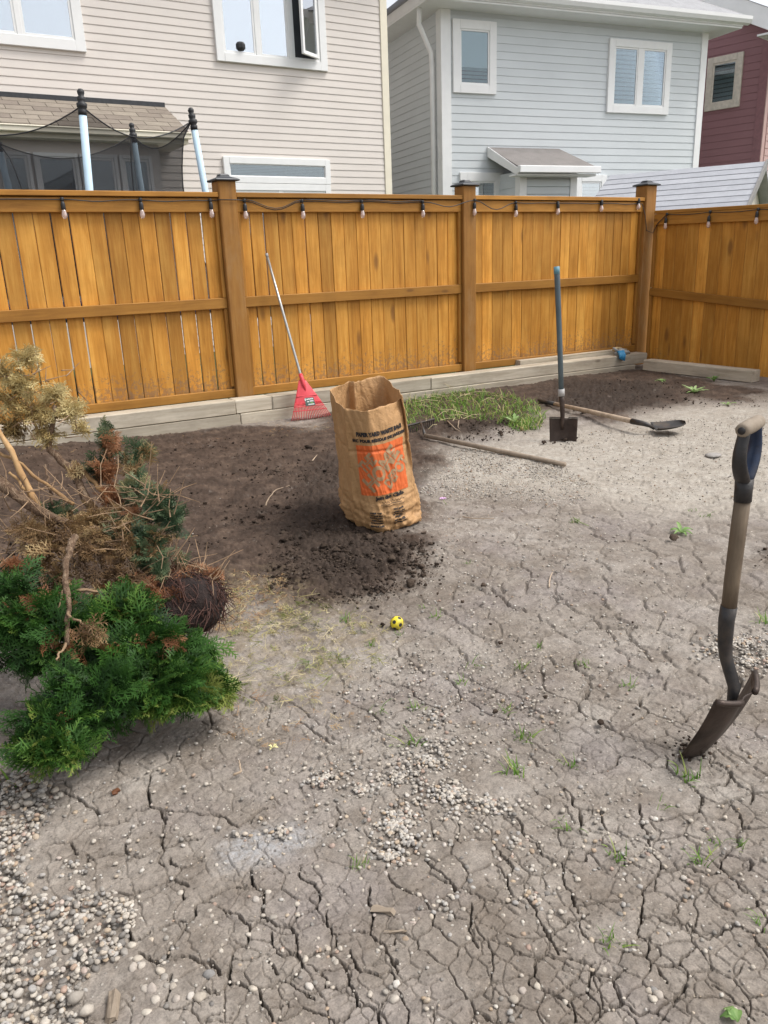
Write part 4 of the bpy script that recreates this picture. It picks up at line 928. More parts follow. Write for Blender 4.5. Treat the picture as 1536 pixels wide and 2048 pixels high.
Fo = np.stack([i*NU+j, i*NU+j2, (i+1)*NU+j2, (i+1)*NU+j], -1).reshape(-1, 4)
# rim lip: ragged paper edge
for j_ in range(NU):
    V[NV*NU+j_, 2] += .004*math.sin(j_*.21+1)+.0022*math.sin(j_*.63)
bo_ = npmesh('paper_shell', V, Fo, M_kraft, bag, True)
sm_ = bo_.modifiers.new('thickness', 'SOLIDIFY'); sm_.thickness = .0022; sm_.offset = -1
flo = MB(); ringb = [P[3, j_] for j_ in range(0, NU, 4)]
flo.add([p*[.97, .97, 1] for p in ringb]+[(0, 0, .02)], [(k, (k+1) % len(ringb), len(ringb)) for k in range(len(ringb))]); flo.obj('paper_bottom', M_kraft, bag)

def text_geo(txt, size, bold=0.0, shear=0.0, align='CENTER', space=1.0):
    cu = bpy.data.curves.new('t', 'FONT'); cu.body = txt; cu.size = size; cu.offset = bold; cu.shear = shear; cu.align_x = align; cu.align_y = 'CENTER'; cu.space_character = space; cu.resolution_u = 3
    o = bpy.data.objects.new('t', cu); COL.objects.link(o); bpy.context.view_layer.update()
    m = bpy.data.meshes.new_from_object(o.evaluated_get(bpy.context.evaluated_depsgraph_get())); bpy.data.objects.remove(o); bpy.data.curves.remove(cu)
    return m
def onto_bag(m, name, mat, off, flat=False):
    """m: flat mesh in metres, (0,0) = left bottom of the front panel; wrapped onto the paper"""
    bm = bmesh.new(); bm.from_mesh(m)
    bmesh.ops.triangulate(bm, faces=bm.faces)
    for it in range(5):
        es = [e for e in bm.edges if e.calc_length() > .011]
        if not es or len(bm.verts) > 14000: break
        bmesh.ops.subdivide_edges(bm, edges=es, cuts=1, use_grid_fill=False); bmesh.ops.triangulate(bm, faces=bm.faces)
    cache = {}
    for v_ in bm.verts:
        u_, w_ = v_.co.x/.36*5, v_.co.y/.63
        p = bagS(u_, min(max(w_, 0), 1), off); v_.co = (p[0], p[1], p[2]+.006)
    bm.to_mesh(m); bm.free(); o = bpy.data.objects.new(name, m); m.materials.clear(); m.materials.append(mat); return link(o, bag)
def xform(m, ang, cx, cy, sx=1.0, sy=1.0):
    c_, s_ = math.cos(ang), math.sin(ang)
    for v_ in m.vertices:
        x, y = v_.co.x*sx, v_.co.y*sy; v_.co = (cx+c_*x-s_*y, cy+s_*x+c_*y, 0)
    return m
def fit(m, width, height=None):
    xs = [v_.co.x for v_ in m.vertices]; ys = [v_.co.y for v_ in m.vertices]; w_ = max(xs)-min(xs); h_ = max(ys)-min(ys)
    s_ = width/w_; sy = s_ if height is None else height/h_; cx, cy = (max(xs)+min(xs))/2, (max(ys)+min(ys))/2
    for v_ in m.vertices: v_.co = ((v_.co.x-cx)*s_, (v_.co.y-cy)*sy, 0)
    return m
sq = MB(); sx_, sy_ = .190, .328; sq.add([(sx_+a*.272/12-.136, sy_+b*.258/12-.129, 0) for b in range(13) for a in range(13)], [(b*13+a, b*13+a+1, (b+1)*13+a+1, (b+1)*13+a) for b in range(12) for a in range(12)])
onto_bag(sq.mesh('orange_square'), 'orange_square', M_inkorange, .0022)
ANG = math.radians(43)
for txt, wd, hh, along, across in (('THE', .105, .062, -.036, .084), ('HOME', .250, .088, .0, .004), ('DEPOT', .165, .060, .036, -.078)):
    m = fit(text_geo(txt, .1, .0050), wd, hh)
    # stencil breaks: narrow orange bridges come from cutting thin slots out of the letters
    bm = bmesh.new(); bm.from_mesh(m); bmesh.ops.triangulate(bm, faces=bm.faces)
    for sl0 in (-.004, .004): bmesh.ops.bisect_plane(bm, geom=list(bm.verts)+list(bm.edges)+list(bm.faces), plane_co=(0, sl0*.45, 0), plane_no=(0, 1, 0))
    bmesh.ops.delete(bm, geom=[f for f in bm.faces if abs(f.calc_center_median().y) < .0018], context='FACES'); bm.to_mesh(m); bm.free()
    xform(m, ANG, sx_+along*math.cos(ANG)-across*math.sin(ANG), sy_+along*math.sin(ANG)+across*math.cos(ANG))
    onto_bag(m, 'stencil_lettering', M_inkkraft, .0036)
for txt, wd, hh, cx, cy in (('PAPER YARD WASTE BAG', .262, .023, .195, .511), ('SAC POUR RÉSIDUS DE JARDIN', .310, .024, .188, .479)):
    onto_bag(xform(fit(text_geo(txt, .05, .0042, space=1.08), wd, hh), 0, cx, cy), 'printed_lettering', M_inkblack, .0026)
onto_bag(xform(fit(text_geo('Join the Club', .05, .0034), .175, .026), 0, .215, .182), 'printed_lettering', M_inkblack, .0026)
scr = MB()
for k, (a, b, y) in enumerate(((.165, .245, .158), (.235, .300, .160), (.155, .285, .147), (.17, .30, .138))):
    pts = [(a+(b-a)*t_, y+(.004 if k < 2 else .0006)*math.sin(t_*30+k), 0) for t_ in np.linspace(0, 1, 24)]
    hw = .0012 if k < 2 else .0010
    scr.add([(x, y_+hw, 0) for x, y_, _ in pts]+[(x, y_-hw, 0) for x, y_, _ in pts], [(i, i+1, 24+i+1, 24+i) for i in range(23)])
onto_bag(scr.mesh('signature_line'), 'signature_line', M_inkblack, .0026)
def small_block(lines, cx, cy, wd):
    for k, t_ in enumerate(lines):
        m = text_geo(t_, .0125, .0010); onto_bag(xform(fit(m, wd*(.8+.2*((k*7) % 3)/2), .0085), 0, cx, cy-k*.0145), 'small_print', M_inkblack, .0026)
small_block(['PAPER YARD', 'WASTE BAG', 'CAPACITY', 'GRASS', 'LEAVES', 'BRANCHES'], .125, .108, .075)
small_block(['SAC POUR', 'RÉSIDUS DE', 'JARDIN', 'GAZON', 'FEUILLES', 'BRANCHES'], .262, .116, .070)

# ------------------------------------------------------------------ ball
bc = gp(797, 1258); br = .0245
ball = thing('ball', 'small yellow ball with black dots lying on the clay', 'ball', (bc[0], bc[1]+.01, float(hbase(bc[0], bc[1]))))
bm = bmesh.new(); bmesh.ops.create_icosphere(bm, subdivisions=4, radius=br); me = bpy.data.meshes.new('ball_skin')
for f in bm.faces: f.smooth = True
bm.to_mesh(me); bm.free(); me.materials.append(plain('yellow_ball', (.76, .62, .03), .45, 0, .08, 60, .1, dirt=(.35, .27, .06))); bo_ = link(bpy.data.objects.new('ball_skin', me), ball); bo_.location = (0, 0, br-.002)
phi = (1+5**.5)/2; ico = [nrm(p) for s1 in (1, -1) for s2 in (1, -1) for p in ((0, s1, s2*phi), (s1, s2*phi, 0), (s2*phi, 0, s1))]
toc = nrm(CC-np.array([bc[0], bc[1], br])); want = nrm(toc*.86-CR*.38+CU*.12); qr = Vector(ico[0]).rotation_difference(Vector(want))
for p in ico:
    p = np.array(qr @ Vector(p)); a = nrm(np.cross(p, [.3, .5, .8])); b = np.cross(p, a)
    vs = [p*(br+.0004)]+[nrm(p+.30*(a*math.cos(2*math.pi*k/10)+b*math.sin(2*math.pi*k/10)))*(br+.0003) for k in range(10)]
    d = MB().add(vs, [(0, 1+k, 1+(k+1) % 10) for k in range(10)]).obj('black_dot', M_black, ball, True); d.location = (0, 0, br-.002)

# ------------------------------------------------------------------ shovels
def blade_mesh(Pt, wv, tv, nv, Wd, Ln, dish, point, mat, parent, tread=True, rows=16, cols=15, thick=.0035):
    """Pt top centre; wv width dir, tv dir to tip, nv dir the hollow face looks"""
    G = []
    for i in range(rows+1):
        t_ = i/rows; row = []
        if point == 'round': hw = Wd/2*(1.0-.03*t_) * (1 if t_ < .45 else math.sqrt(max(0, 1-((t_-.45)/.55)**2.3)))
        elif point == 'square': hw = Wd/2*(1-.09*t_)*(1 if t_ < .8 else 1-.25*((t_-.8)/.2)**2)
        hw = max(hw, .004)
        for j in range(cols+1):
            s_ = 2*j/cols-1
            spine = .010*math.exp(-(s_/.22)**2)*(1-t_)**1.5
            dep = dish*(s_*s_)*(1-.35*t_) + .055*dish/.03*(t_-.5)**2*.55
            row.append(Pt+wv*hw*s_+tv*Ln*t_*(1-.02*s_*s_)+nv*(dep-.02+spine))
        G.append(row)
    G = np.array(G); b = MB(); b.grid(G); b.grid(G-nv*thick)
    r_, c_ = G.shape[:2]
    border = [(0, j) for j in range(c_)]+[(i, c_-1) for i in range(1, r_)]+[(r_-1, j) for j in range(c_-2, -1, -1)]+[(i, 0) for i in range(r_-2, 0, -1)]
    n_ = r_*c_; ids = [i*c_+j for i, j in border]
    for k in range(len(ids)):
        a, d = ids[k], ids[(k+1) % len(ids)]; b.f.append((a, d, d+n_, a+n_))
    o = b.obj('blade', mat, parent, True)
    if tread:
        for sgn_ in (-1, 1):
            row = [G[0][j] for j in range(c_)]; half = row[:c_//2-1] if sgn_ < 0 else row[c_//2+2:]
            T = MB(); A_ = np.array(half)
            T.grid(np.array([A_+tv*.004, A_-tv*.004+nv*.004, A_-tv*.004+nv*.028])); T.grid(np.array([A_+tv*.004-nv*.003, A_-tv*.008+nv*.004, A_-tv*.008+nv*.029]))
            T.obj('foot_tread', M_tread, o, True)
    return o, G
M_tread = plain('polished_tread', (.42, .40, .38), .4, .5, .25, 40, .1, dirt=(.12, .09, .07))

# D-handled shovel stuck in the clay at the right
B0 = gp(1383, 1500); dsh = thing('shovel', 'short D-handled shovel with wooden shaft and rusty blade stuck upright in the cracked clay', 'shovel', (B0[0], B0[1], 0))
rel = lambda P: np.asarray(P)-np.array([B0[0], B0[1], 0])
fw = facing(B0); rt_ = np.array([fw[1], -fw[0], 0]); fwd = fw
Q = lambda x, y: rel(vp(x, y, B0+fwd*.02))
wv = nrm(.42*rt_+.90*fwd); nh = nrm(-.90*rt_+.42*fwd); tilt = math.radians(27)
tv = nrm(math.sin(tilt)*nh-math.cos(tilt)*_z); nv = nrm(np.cross(wv, tv)); 
if np.dot(nv, nh) < 0: nv = -nv
tip = Q(1378, 1517); Ln = .275; Pt = tip-tv*Ln
Pt = Pt + fwd*.0
blade, G = blade_mesh(Pt, wv, tv, nv, .205, Ln, .042, 'round', M_rust, dsh, tread=False)
for sgn_ in (0, 1):   # rolled shoulders
    A_ = np.array([G[0][j] for j in (range(0, 6) if sgn_ == 0 else range(10, 16))])
    T = MB(); T.tube(list(A_-tv*.003-nv*.006), .0085, 8); T.obj('foot_tread', M_rust, blade, True)
sk = [G[5][7]+nv*.004, G[1][7]+nv*.010, Q(1452, 1315), Q(1450, 1285), Q(1453, 1240), Q(1458, 1212)]
sk[1] = (sk[1]+Q(1463, 1352))/2
MB().tube(sk, [.006, .016, .0165, .018, .0195, .020], 14).obj('socket', M_blackpaint, dsh, True)
MB().tube([Q(1458, 1214), Q(1464, 1160), Q(1475, 1075), Q(1485, 1000)], [.0185, .0185, .0188, .0185], 14).obj('shaft', M_handlewood, dsh, True)
nec = MB(); 
gA, gB = rel(vp(1485, 861, B0-fwd*.02)), rel(vp(1517, 843, B0+fwd*.068))
gd = nrm(gB-gA)
neck0 = Q(1485, 1002); neck1 = Q(1489, 958)
MB().tube([neck0, (neck0+neck1)/2, neck1], [.0205, .0205, .0215], 14).obj('handle_neck', M_blackpaint, dsh, True)
MBn = MB()
for nm, gp_, mat_, bulge in (('grip_arm', gA+gd*.014, M_blackpaint, -.022), ('grip_arm', gB-gd*.014, M_navy, .018)):
    mid_ = (neck1+gp_)/2
    pts = []
    for f in np.linspace(0, 1, 9):
        p = (neck1-_z*.012)*(1-f)+gp_*f + gd*bulge*math.sin(math.pi*f)**1.0*(1.0) + gd*(.022 if bulge > 0 else -.022)*math.sin(math.pi*min(f*1.15, 1))*.35
        pts.append(p)
    MB().tube(pts, [.017, .0185, .0185, .018, .017, .016, .015, .0145, .0145], 12, flat=.62).obj(nm, mat_, dsh, True)
gr = MB(); gr.tube([gA-gd*.004, gA, gA+gd*.03, (gA+gB)/2, gB-gd*.03, gB, gB+gd*.004], [.012, .0165, .0172, .0178, .0172, .0165, .012], 16); gr.obj('grip', M_greywood2, dsh, True)
MB().tube([gA-gd*.0045, gA-gd*.0075], [.009, .0085], 10).obj('rivet', M_blackpaint, dsh, True)

# long shovel standing in the clay
B1 = gp(1125, 880); lsh = thing('shovel', 'long blue grey handled digging shovel standing upright with its dark blade in the ground', 'shovel', (B1[0], B1[1], 0))
rel = lambda P: np.asarray(P)-np.array([B1[0], B1[1], 0]); fw = facing(B1); rt_ = np.array([fw[1], -fw[0], 0])
Q = lambda x, y, d=0.0: rel(vp(x, y, B1+fw*d))
top = Q(1127, 836); tvv = nrm(Q(1126, 895)-top+fw*-.03); wv = rt_; nv = nrm(np.cross(wv, tvv)); nv = nv if np.dot(nv, -fw) > 0 else -nv
WB = np.linalg.norm(Q(1155, 850)-Q(1098, 850))
bl, G = blade_mesh(top, wv, tvv, nv, WB, .27, .030, 'square', M_rust, lsh, tread=True)
MB().tube([G[5][7]+nv*.010, G[2][7]+nv*.014, Q(1125, 826), Q(1124, 806), Q(1123, 790)], [.007, .014, .0165, .019, .021], 12).obj('socket', M_rust, lsh, True)
MB().tube([Q(1123, 792), Q(1122.5, 778)], [.0235, .0235], 12).obj('collar', plain('grey_collar', (.35, .34, .33), .6), lsh, True)
MB().tube([Q(1122.5, 780), Q(1120, 700), Q(1116.5, 610), Q(1114, 545), Q(1113.4, 534)], [.0175, .0185, .019, .0195, .018], 14).obj('handle', M_bluefibre, lsh, True)
MB().tube([Q(1113.9, 548), Q(1113.3, 533)], [.0205, .0195], 14).obj('end_cap', plain('teal_end_cap', (.12, .27, .33), .5), lsh, True)

# shovel lying on the ground
A_ = gp(1085, 804, .03); Bm = gp(1266, 843, .075); lay = thing('shovel', 'wooden handled shovel lying flat on the pale clay, dark blade turned up', 'shovel', (Bm[0], Bm[1], 0))
rel = lambda P: np.asarray(P)-np.array([Bm[0], Bm[1], 0])
MB().tube([rel(gp(1078, 801, .03)), rel(gp(1110, 808, .035))], [.017, .019], 12).obj('grip', M_darksteel, lay, True)
MB().tube([rel(gp(1108, 807.5, .035)), rel(gp(1180, 823, .05)), rel(Bm)], [.0175, .019, .020], 12).obj('handle', M_ashwood, lay, True)
s0, s1, s2 = rel(gp(1264, 842.5, .075)), rel(gp(1290, 848, .075)), rel(gp(1309, 858, .035))
MB().tube([s0, (s0+s1)/2, s1, (s1+s2)/2+[0, 0, .006], s2], [.0225, .021, .018, .014, .008], 12).obj('socket', M_blackpaint, lay, True)
tipL = rel(gp(1372, 846, .075)); tv = nrm(tipL-s2); wv = nrm(np.cross(tv, [0, 0, 1])); nv = nrm(np.cross(wv, tv)); nv = nv if nv[2] > 0 else -nv
blade_mesh(s2+nv*.006-tv*.0, wv, tv, nv, .225, np.linalg.norm(tipL-s2), .035, 'round', M_darksteel, lay, tread=False)

# ------------------------------------------------------------------ bow rake lying by the grass
h0, h1 = gp(1130, 929, .022), gp(850, 871, .03); rk_ = thing('garden_rake', 'old steel garden rake lying with its teeth in the soil beside the bag', 'rake', (h1[0], h1[1], 0))
rel = lambda P: np.asarray(P)-np.array([h1[0], h1[1], 0])
MB().tube([rel(h0), rel(h0*.6+h1*.4), rel(h1)], [.0145, .0165, .0165], 12).obj('handle', M_greywood, rk_, True)
r0, r1 = gp(811, 852, .075), gp(868, 838, .075); mid_ = (r0+r1)/2
MB().tube([rel(h1), rel(h1*.5+mid_*.5+[0, 0, .02]), rel(mid_)], [.012, .008, .007], 8).obj('tang', M_darksteel, rk_, True)
MB().tube([rel(r0), rel(r1)], [.009, .009], 6).obj('head_bar', M_darksteel, rk_)
dr = nrm(r1-r0); Lr = np.linalg.norm(r1-r0)
for k in range(15):
    p = r0+dr*Lr*(k+.2)/14.4; MB().tube([rel(p), rel(p+[0, 0, -.04]), rel(p+[.004, -.012, -.092])], [.0055, .005, .002], 6).obj('tine', M_darksteel, rk_)

# ------------------------------------------------------------------ red leaf rake leaning on the fence
Ht = yp(533, 508, 6.475); Tl, Tr = gp(582, 841, .012), gp(664, 832, .012)
lr = thing('leaf_rake', 'red plastic leaf rake leaning against the fence on a metal pole', 'rake', ((Tl[0]+Tr[0])/2, (Tl[1]+Tr[1])/2, 0)); org = np.array([(Tl[0]+Tr[0])/2, (Tl[1]+Tr[1])/2, 0])
rel = lambda P: np.asarray(P)-org
Tm = (Tl+Tr)/2; apex = Tm+(Ht-Tm)*.262; apex = vp(603, 756, apex)
axd = nrm(Tm-apex); wd_ = nrm(Tr-Tl); nn = nrm(np.cross(wd_, axd)); nn = nn if np.dot(nn, CC-Tm) > 0 else -nn
MB().tube([rel(Ht), rel(Ht*.5+apex*.5), rel(apex), rel(apex+axd*.02)], .0115, 12).obj('pole', M_steelpole, lr, True)
MB().tube([rel(Ht-nrm(apex-Ht)*.004), rel(Ht+nrm(apex-Ht)*.03)], .0125, 12).obj('pole_cap', plain('grey_pole_cap', (.3, .3, .3), .5), lr, True)
LB = np.linalg.norm(Tm-apex); hwT = np.linalg.norm(Tr-Tl)/2
wid = lambda s_: .022+(hwT-.022)*s_**1.02
def hp(a, s_, n_=0.0): return rel(apex+axd*LB*s_+wd_*wid(s_)*a+nn*(n_+.012*math.sin(math.pi*min(s_, 1))))
mb = MB(); Gp = np.array([[hp(a, s_, .004*math.cos(a*3)) for a in np.linspace(-1, 1, 13)] for s_ in np.linspace(-.02, .66, 12)]); mb.grid(Gp)
rh_ = mb.obj('rake_head', M_red, lr, True); sm_ = rh_.modifiers.new('thickness', 'SOLIDIFY'); sm_.thickness = .004
MB().tube([hp(0, -.10, .0), hp(0, .0, .004), hp(0, .18, .010), hp(0, .34, .004)], [.0165, .019, .016, .004], 12).obj('ferrule', M_red, lr, True)
for s_ in (.45, .70, .80): MB().tube([hp(a, s_, .004) for a in np.linspace(-1, 1, 13)], .0042, 6).obj('cross_rib', M_red, lr, True)
nt_ = 22
for k in range(nt_):
    a = -1+2*(k+.5)/nt_; pts = [hp(a, .60, .003), hp(a, .78, .004), hp(a, .93, .002), hp(a, .99, -.004), hp(a, 1.0, -.030)]
    MB().tube(pts, [.0046, .0046, .0042, .004, .003], 6, flat=.7).obj('tine', M_red, lr, True)
lab = np.array([[hp(a, s_, .0085) for a in np.linspace(-.22, .52-.12*(s_-.5)*4, 7)] for s_ in np.linspace(.50, .70, 5)])
stk = MB().grid(lab).obj('sticker', plain('green_black_sticker', (.06, .10, .085), .4, 0, .3, 60), lr)
def sp_(a0, a1, s0_, s1_, name, mat): MB().grid(np.array([[hp(a, s_, .0098) for a in np.linspace(a0, a1, 4)] for s_ in (s0_, s1_)])).obj(name, mat, stk)
M_stkw = plain('white_print', (.72, .74, .70), .5)
for a0, a1, s0_, s1_ in ((-.10, .02, .525, .555), (.05, .17, .520, .552), (.22, .30, .520, .548), (.33, .44, .515, .546), (-.08, .06, .585, .612), (.12, .42, .575, .600), (-.04, .38, .655, .675)): sp_(a0, a1, s0_, s1_, 'sticker_print', M_stkw)
sp_(.14, .34, .615, .640, 'sticker_print', plain('green_print', (.18, .36, .08), .5))
MB().add([hp(-.20+.045*math.cos(t_), .545+.035*math.sin(t_), .0102) for t_ in np.linspace(0, 2*math.pi, 13)[:-1]], [tuple(range(12))]).obj('sticker_dot', M_stkw, stk)

# ------------------------------------------------------------------ gloves on the timber
gq = yp(1240, 702, SYF+.05); zt_ = zt_at(gq[0])
gl = thing('work_gloves', 'crumpled grey work gloves with blue fingertips on the corner timber', 'gloves', (gq[0], SYF+.06, zt_))
pm = MB()
bm = bmesh.new(); bmesh.ops.create_icosphere(bm, subdivisions=3, radius=1.0)
for v_ in bm.verts:
    n_ = 1+.16*math.sin(v_.co.x*5+1)*math.cos(v_.co.y*4)+.08*math.sin(v_.co.z*9)
    v_.co = Vector((v_.co.x*.085*n_+.02, v_.co.y*.055*n_, max(-.004, v_.co.z*.042*n_+.026)))
me = bpy.data.meshes.new('palm'); [setattr(f, 'smooth', True) for f in bm.faces]; bm.to_mesh(me); bm.free(); me.materials.append(M_glove); link(bpy.data.objects.new('palm', me), gl)
for k in range(4):
    x = -.075+.022*k; MB().tube([(x+.035, -.02, .04), (x+.004, -.06, .045), (x-.014, -.098, .012), (x-.020, -.104, -.028-.008*k)], [.015, .0165, .0155, .011], 10).obj('finger', M_gloveblue, gl, True)
MB().tube([(-.04, -.01, .05), (-.075, .0, .075), (-.07, .03, .085)], [.014, .015, .010], 10).obj('finger', M_glove, gl, True)
MB().tube([(-.07, .02, .055), (-.02, .025, .078), (.05, .02, .072)], [.018, .026, .016], 12, flat=.6).obj('cuff', M_glovecuff, gl, True)
for k in range(3): MB().tube([(.07, -.02+.022*k, .025), (.115, -.03+.024*k, .03), (.135, -.035+.026*k, .012)], [.016, .015, .010], 8).obj('finger', M_glove, gl, True)

# ------------------------------------------------------------------ shrub
def frond_template(rng, length=.11, levels=2, droop=.25, n1=9, w=.0022, curl=0.0):
    """flat cedar spray lying in the local xy plane, stem along +y; strips of faces"""
    V, F = [], []
    def strip(p, d, L, w0, lev, k):
        n_ = 2; pts = []; d = np.array(d, float)
        for i in range(n_+1):
            f = i/n_; pts.append(np.array(p)+d*L*f+np.array([0, 0, -droop*(f**2)*L*.5])); 
        s_ = np.array([-d[1], d[0], 0]); b = len(V)
        for i, q_ in enumerate(pts):
            ww = w0*(1-.75*(i/n_)); V.append(q_+s_*ww+np.array([0, 0, rng.uniform(-.3, .3)*w0])); V.append(q_-s_*ww)
        for i in range(n_): F.append((b+2*i, b+2*i+1, b+2*i+3, b+2*i+2))
        return pts
    def branch(p, d, L, w0, lev):
        pts = strip(p, d, L, w0, lev, 0)
        if lev == 0: return
        m = n1 if lev == levels else max(4, n1-4)
        for k in range(m):
            f = .12+.86*k/m; q_ = pts[0]*(1-f)+pts[-1]*f; sd = 1 if k % 2 else -1
            a = math.radians(rng.uniform(34, 52))*sd; c_, s_ = math.cos(a), math.sin(a)
            d2 = np.array([d[0]*c_-d[1]*s_, d[0]*s_+d[1]*c_, rng.uniform(-.12, .12)])
            branch(q_, d2, L*(.62-.38*f)*rng.uniform(.75, 1.15), w0*(.95 if lev == levels else .9), lev-1)
    branch(np.zeros(3), (0, 1, 0), length, w, levels)
    return np.array(V), np.array(F)
def randrot(d, roll):
    """matrix whose y axis is d, rolled"""
    d = nrm(d); a = np.cross(d, [0, 0, 1.0]); a = nrm(a) if np.linalg.norm(a) > .05 else np.array([1.0, 0, 0]); b = np.cross(a, d)
    x = a*math.cos(roll)+b*math.sin(roll); z_ = np.cross(x, d); return np.stack([x, d, z_], 1)
def tip_r(tv_): return np.linalg.norm(tv_, axis=1).max()
def scatter(items, templates, rng):
    """items: (pos, dir, roll, scale, tint) -> V, F, tint"""
    Vs, Fs, Ts = [], [], []; b = 0
    for pos, d, roll, sc, tint in items:
        tv_, tf_ = templates[rng.randrange(len(templates))]
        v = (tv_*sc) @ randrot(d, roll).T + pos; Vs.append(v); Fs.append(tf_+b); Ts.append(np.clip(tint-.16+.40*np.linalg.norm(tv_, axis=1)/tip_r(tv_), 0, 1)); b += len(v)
    return np.concatenate(Vs), np.concatenate(Fs), np.concatenate(Ts)
def leafmat(name, stops, trans=.3, rough=.55):
    q = N(name); at = q.n('ShaderNodeAttribute', attribute_name='tint'); gi = q.n('ShaderNodeNewGeometry')
    f = q.math('ADD', at.outputs['Fac'], q.math('MULTIPLY', q.math('SUBTRACT', gi.outputs['Random Per Island'], .5), .22))
    c = q.ramp(f, stops); p = q.bsdf(c, rough, 0, None, .3); t = q.n('ShaderNodeBsdfTranslucent'); q.l(c, t.inputs[0])
    mx = q.n('ShaderNodeMixShader'); mx.inputs[0].default_value = trans; q.l(p, mx.inputs[1]); q.l(t.outputs[0], mx.inputs[2]); return q.done(mx.outputs[0])
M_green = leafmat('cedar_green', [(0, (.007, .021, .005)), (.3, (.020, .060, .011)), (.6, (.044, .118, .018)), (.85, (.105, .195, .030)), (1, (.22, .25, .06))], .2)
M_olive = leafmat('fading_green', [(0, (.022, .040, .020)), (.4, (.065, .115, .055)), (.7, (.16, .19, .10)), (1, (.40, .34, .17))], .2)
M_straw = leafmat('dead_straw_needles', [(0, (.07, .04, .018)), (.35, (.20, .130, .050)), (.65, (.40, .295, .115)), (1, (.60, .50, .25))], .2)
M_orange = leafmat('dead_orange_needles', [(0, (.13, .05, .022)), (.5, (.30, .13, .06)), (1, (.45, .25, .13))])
q = N('shrub_bark'); v = q.coords('Object', (1, 1, .5)); nb_ = q.noise(v, 60, 6, .75, 1.0)
c = q.ramp(nb_, [(.30, (.060, .038, .026)), (.5, (.165, .105, .068)), (.68, (.32, .235, .16))]); M_bark = q.done(q.bsdf(c, .92, 0, q.bump(nb_, 1.0, .012), .2))
M_barkorange = wood('peeled_branch', [(.25, (.20, .11, .05)), (.5, (.35, .21, .095)), (.78, (.46, .31, .16))], rough=.85, kn=0, wear=(.2, .12, .06))
M_root = plain('dark_roots', (.022, .012, .010), .95, 0, .6, 30, .8, dist=.012)
M_twig = plain('dry_twig', (.26, .17, .10), .9, 0, .4, 20, .3)
rng = random.Random(11)
TG = [frond_template(rng, .085, 2, .3, 9, .0024) for _ in range(7)]
TD = [frond_template(rng, .075, 2, .6, 7, .0021) for _ in range(6)]
shrubP = gp(250, 1240)
shr = thing('cedar_shrub', 'uprooted cedar shrub with straw coloured dead top, green lower branches and its root ball', 'shrub', (shrubP[0], shrubP[1], 0))
rel = lambda P: np.asarray(P)-np.array([shrubP[0], shrubP[1], 0])
def clump(items, px_, py_, d, rx, ry, rd, n_, tint, spread=.25, up=0.0, size=(.7, 1.3), outw=1.0, shell=.5, rng=rng):
    """sprays through an ellipsoid: pixel centre at optical depth d, radii in metres (right, up, away)"""
    c = dp(px_, py_, d)
    for _ in range(n_):
        v = nrm([rng.gauss(0, 1) for _ in range(3)]); r = shell+(1-shell)*rng.random()**.6
        off = CR*v[0]*rx*r + _z*v[1]*ry*r + _fh*v[2]*rd*r
        P = c+off
        if P[2] < .012: P[2] = .012+rng.random()*.02
        dr = nrm(off/np.array([1, 1, 1]))*outw + np.array([rng.gauss(0, .45), rng.gauss(0, .45), rng.gauss(0, .35)+up])
        dr = nrm(dr); 
        if P[2] < .05 and dr[2] < 0: dr[2] = abs(dr[2])*.2; dr = nrm(dr)
        items.append((rel(P)-dr*.05, dr, rng.gauss(math.pi/2*rng.choice([0, 1, 0]), .5), rng.uniform(*size), min(1, max(0, tint+rng.gauss(0, spread*.6)))))
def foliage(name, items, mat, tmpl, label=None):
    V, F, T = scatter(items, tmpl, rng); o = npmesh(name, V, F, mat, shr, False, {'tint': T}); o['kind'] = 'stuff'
    if label: o['label'] = label
    return o
def sub(V): return V
# live green mass along the ground
gi = []
for a in ((50, 1215, 2.30, .17, .11, .12, 120, .30), (20, 1290, 2.22, .15, .09, .12, 90, .22), (110, 1270, 2.22, .14, .12, .12, 110, .30), (250, 1235, 2.36, .12, .09, .10, 110, .40), (215, 1310, 2.26, .16, .11, .12, 150, .34), (330, 1300, 2.28, .15, .085, .12, 160, .40),
          (390, 1345, 2.24, .09, .05, .09, 64, .56), (300, 1365, 2.16, .17, .075, .10, 150, .42), (180, 1390, 2.08, .15, .085, .10, 140, .30), (120, 1440, 2.00, .11, .075, .09, 110, .28), (95, 1495, 1.93, .075, .035, .06, 80, .55), (60, 1480, 1.95, .05, .03, .05, 30, .4), (435, 1380, 2.20, .045, .022, .05, 34, .78), (410, 1390, 2.17, .05, .02, .04, 30, .8), (300, 1395, 2.13, .07, .025, .04, 40, .7), (60, 1240, 2.24, .12, .05, .06, 60, .5), (250, 1215, 2.36, .08, .04, .05, 40, .6), (370, 1390, 2.15, .10, .025, .05, 46, .56), (150, 1500, 1.93, .03, .02, .03, 14, .6)):
    clump(gi, *a, up=.05, size=(.7, 1.25), shell=.35)
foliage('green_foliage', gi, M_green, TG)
# green tops pushing up behind
gi = []
for a in ((215, 890, 2.72, .035, .10, .05, 22, .35), (190, 945, 2.70, .03, .07, .05, 18, .2), (270, 905, 2.72, .05, .06, .05, 26, .45), (275, 980, 2.66, .06, .07, .07, 46, .5), (320, 1010, 2.62, .05, .06, .06, 46, .3), (345, 1040, 2.60, .035, .07, .05, 34, .25), (290, 1075, 2.55, .06, .05, .06, 46, .2), (300, 1110, 2.52, .05, .035, .05, 30, .3), (110, 1020, 2.62, .05, .03, .05, 14, .35), (240, 1055, 2.6, .05, .03, .05, 20, .5), (320, 1135, 2.5, .02, .03, .03, 10, .5), (360, 1120, 2.62, .02, .03, .03, 6, .5)):
    clump(gi, *a, up=.35, size=(.55, 1.0))
foliage('fading_foliage', gi, M_olive, TG, 'bluish and fading green sprays in the middle of the shrub')
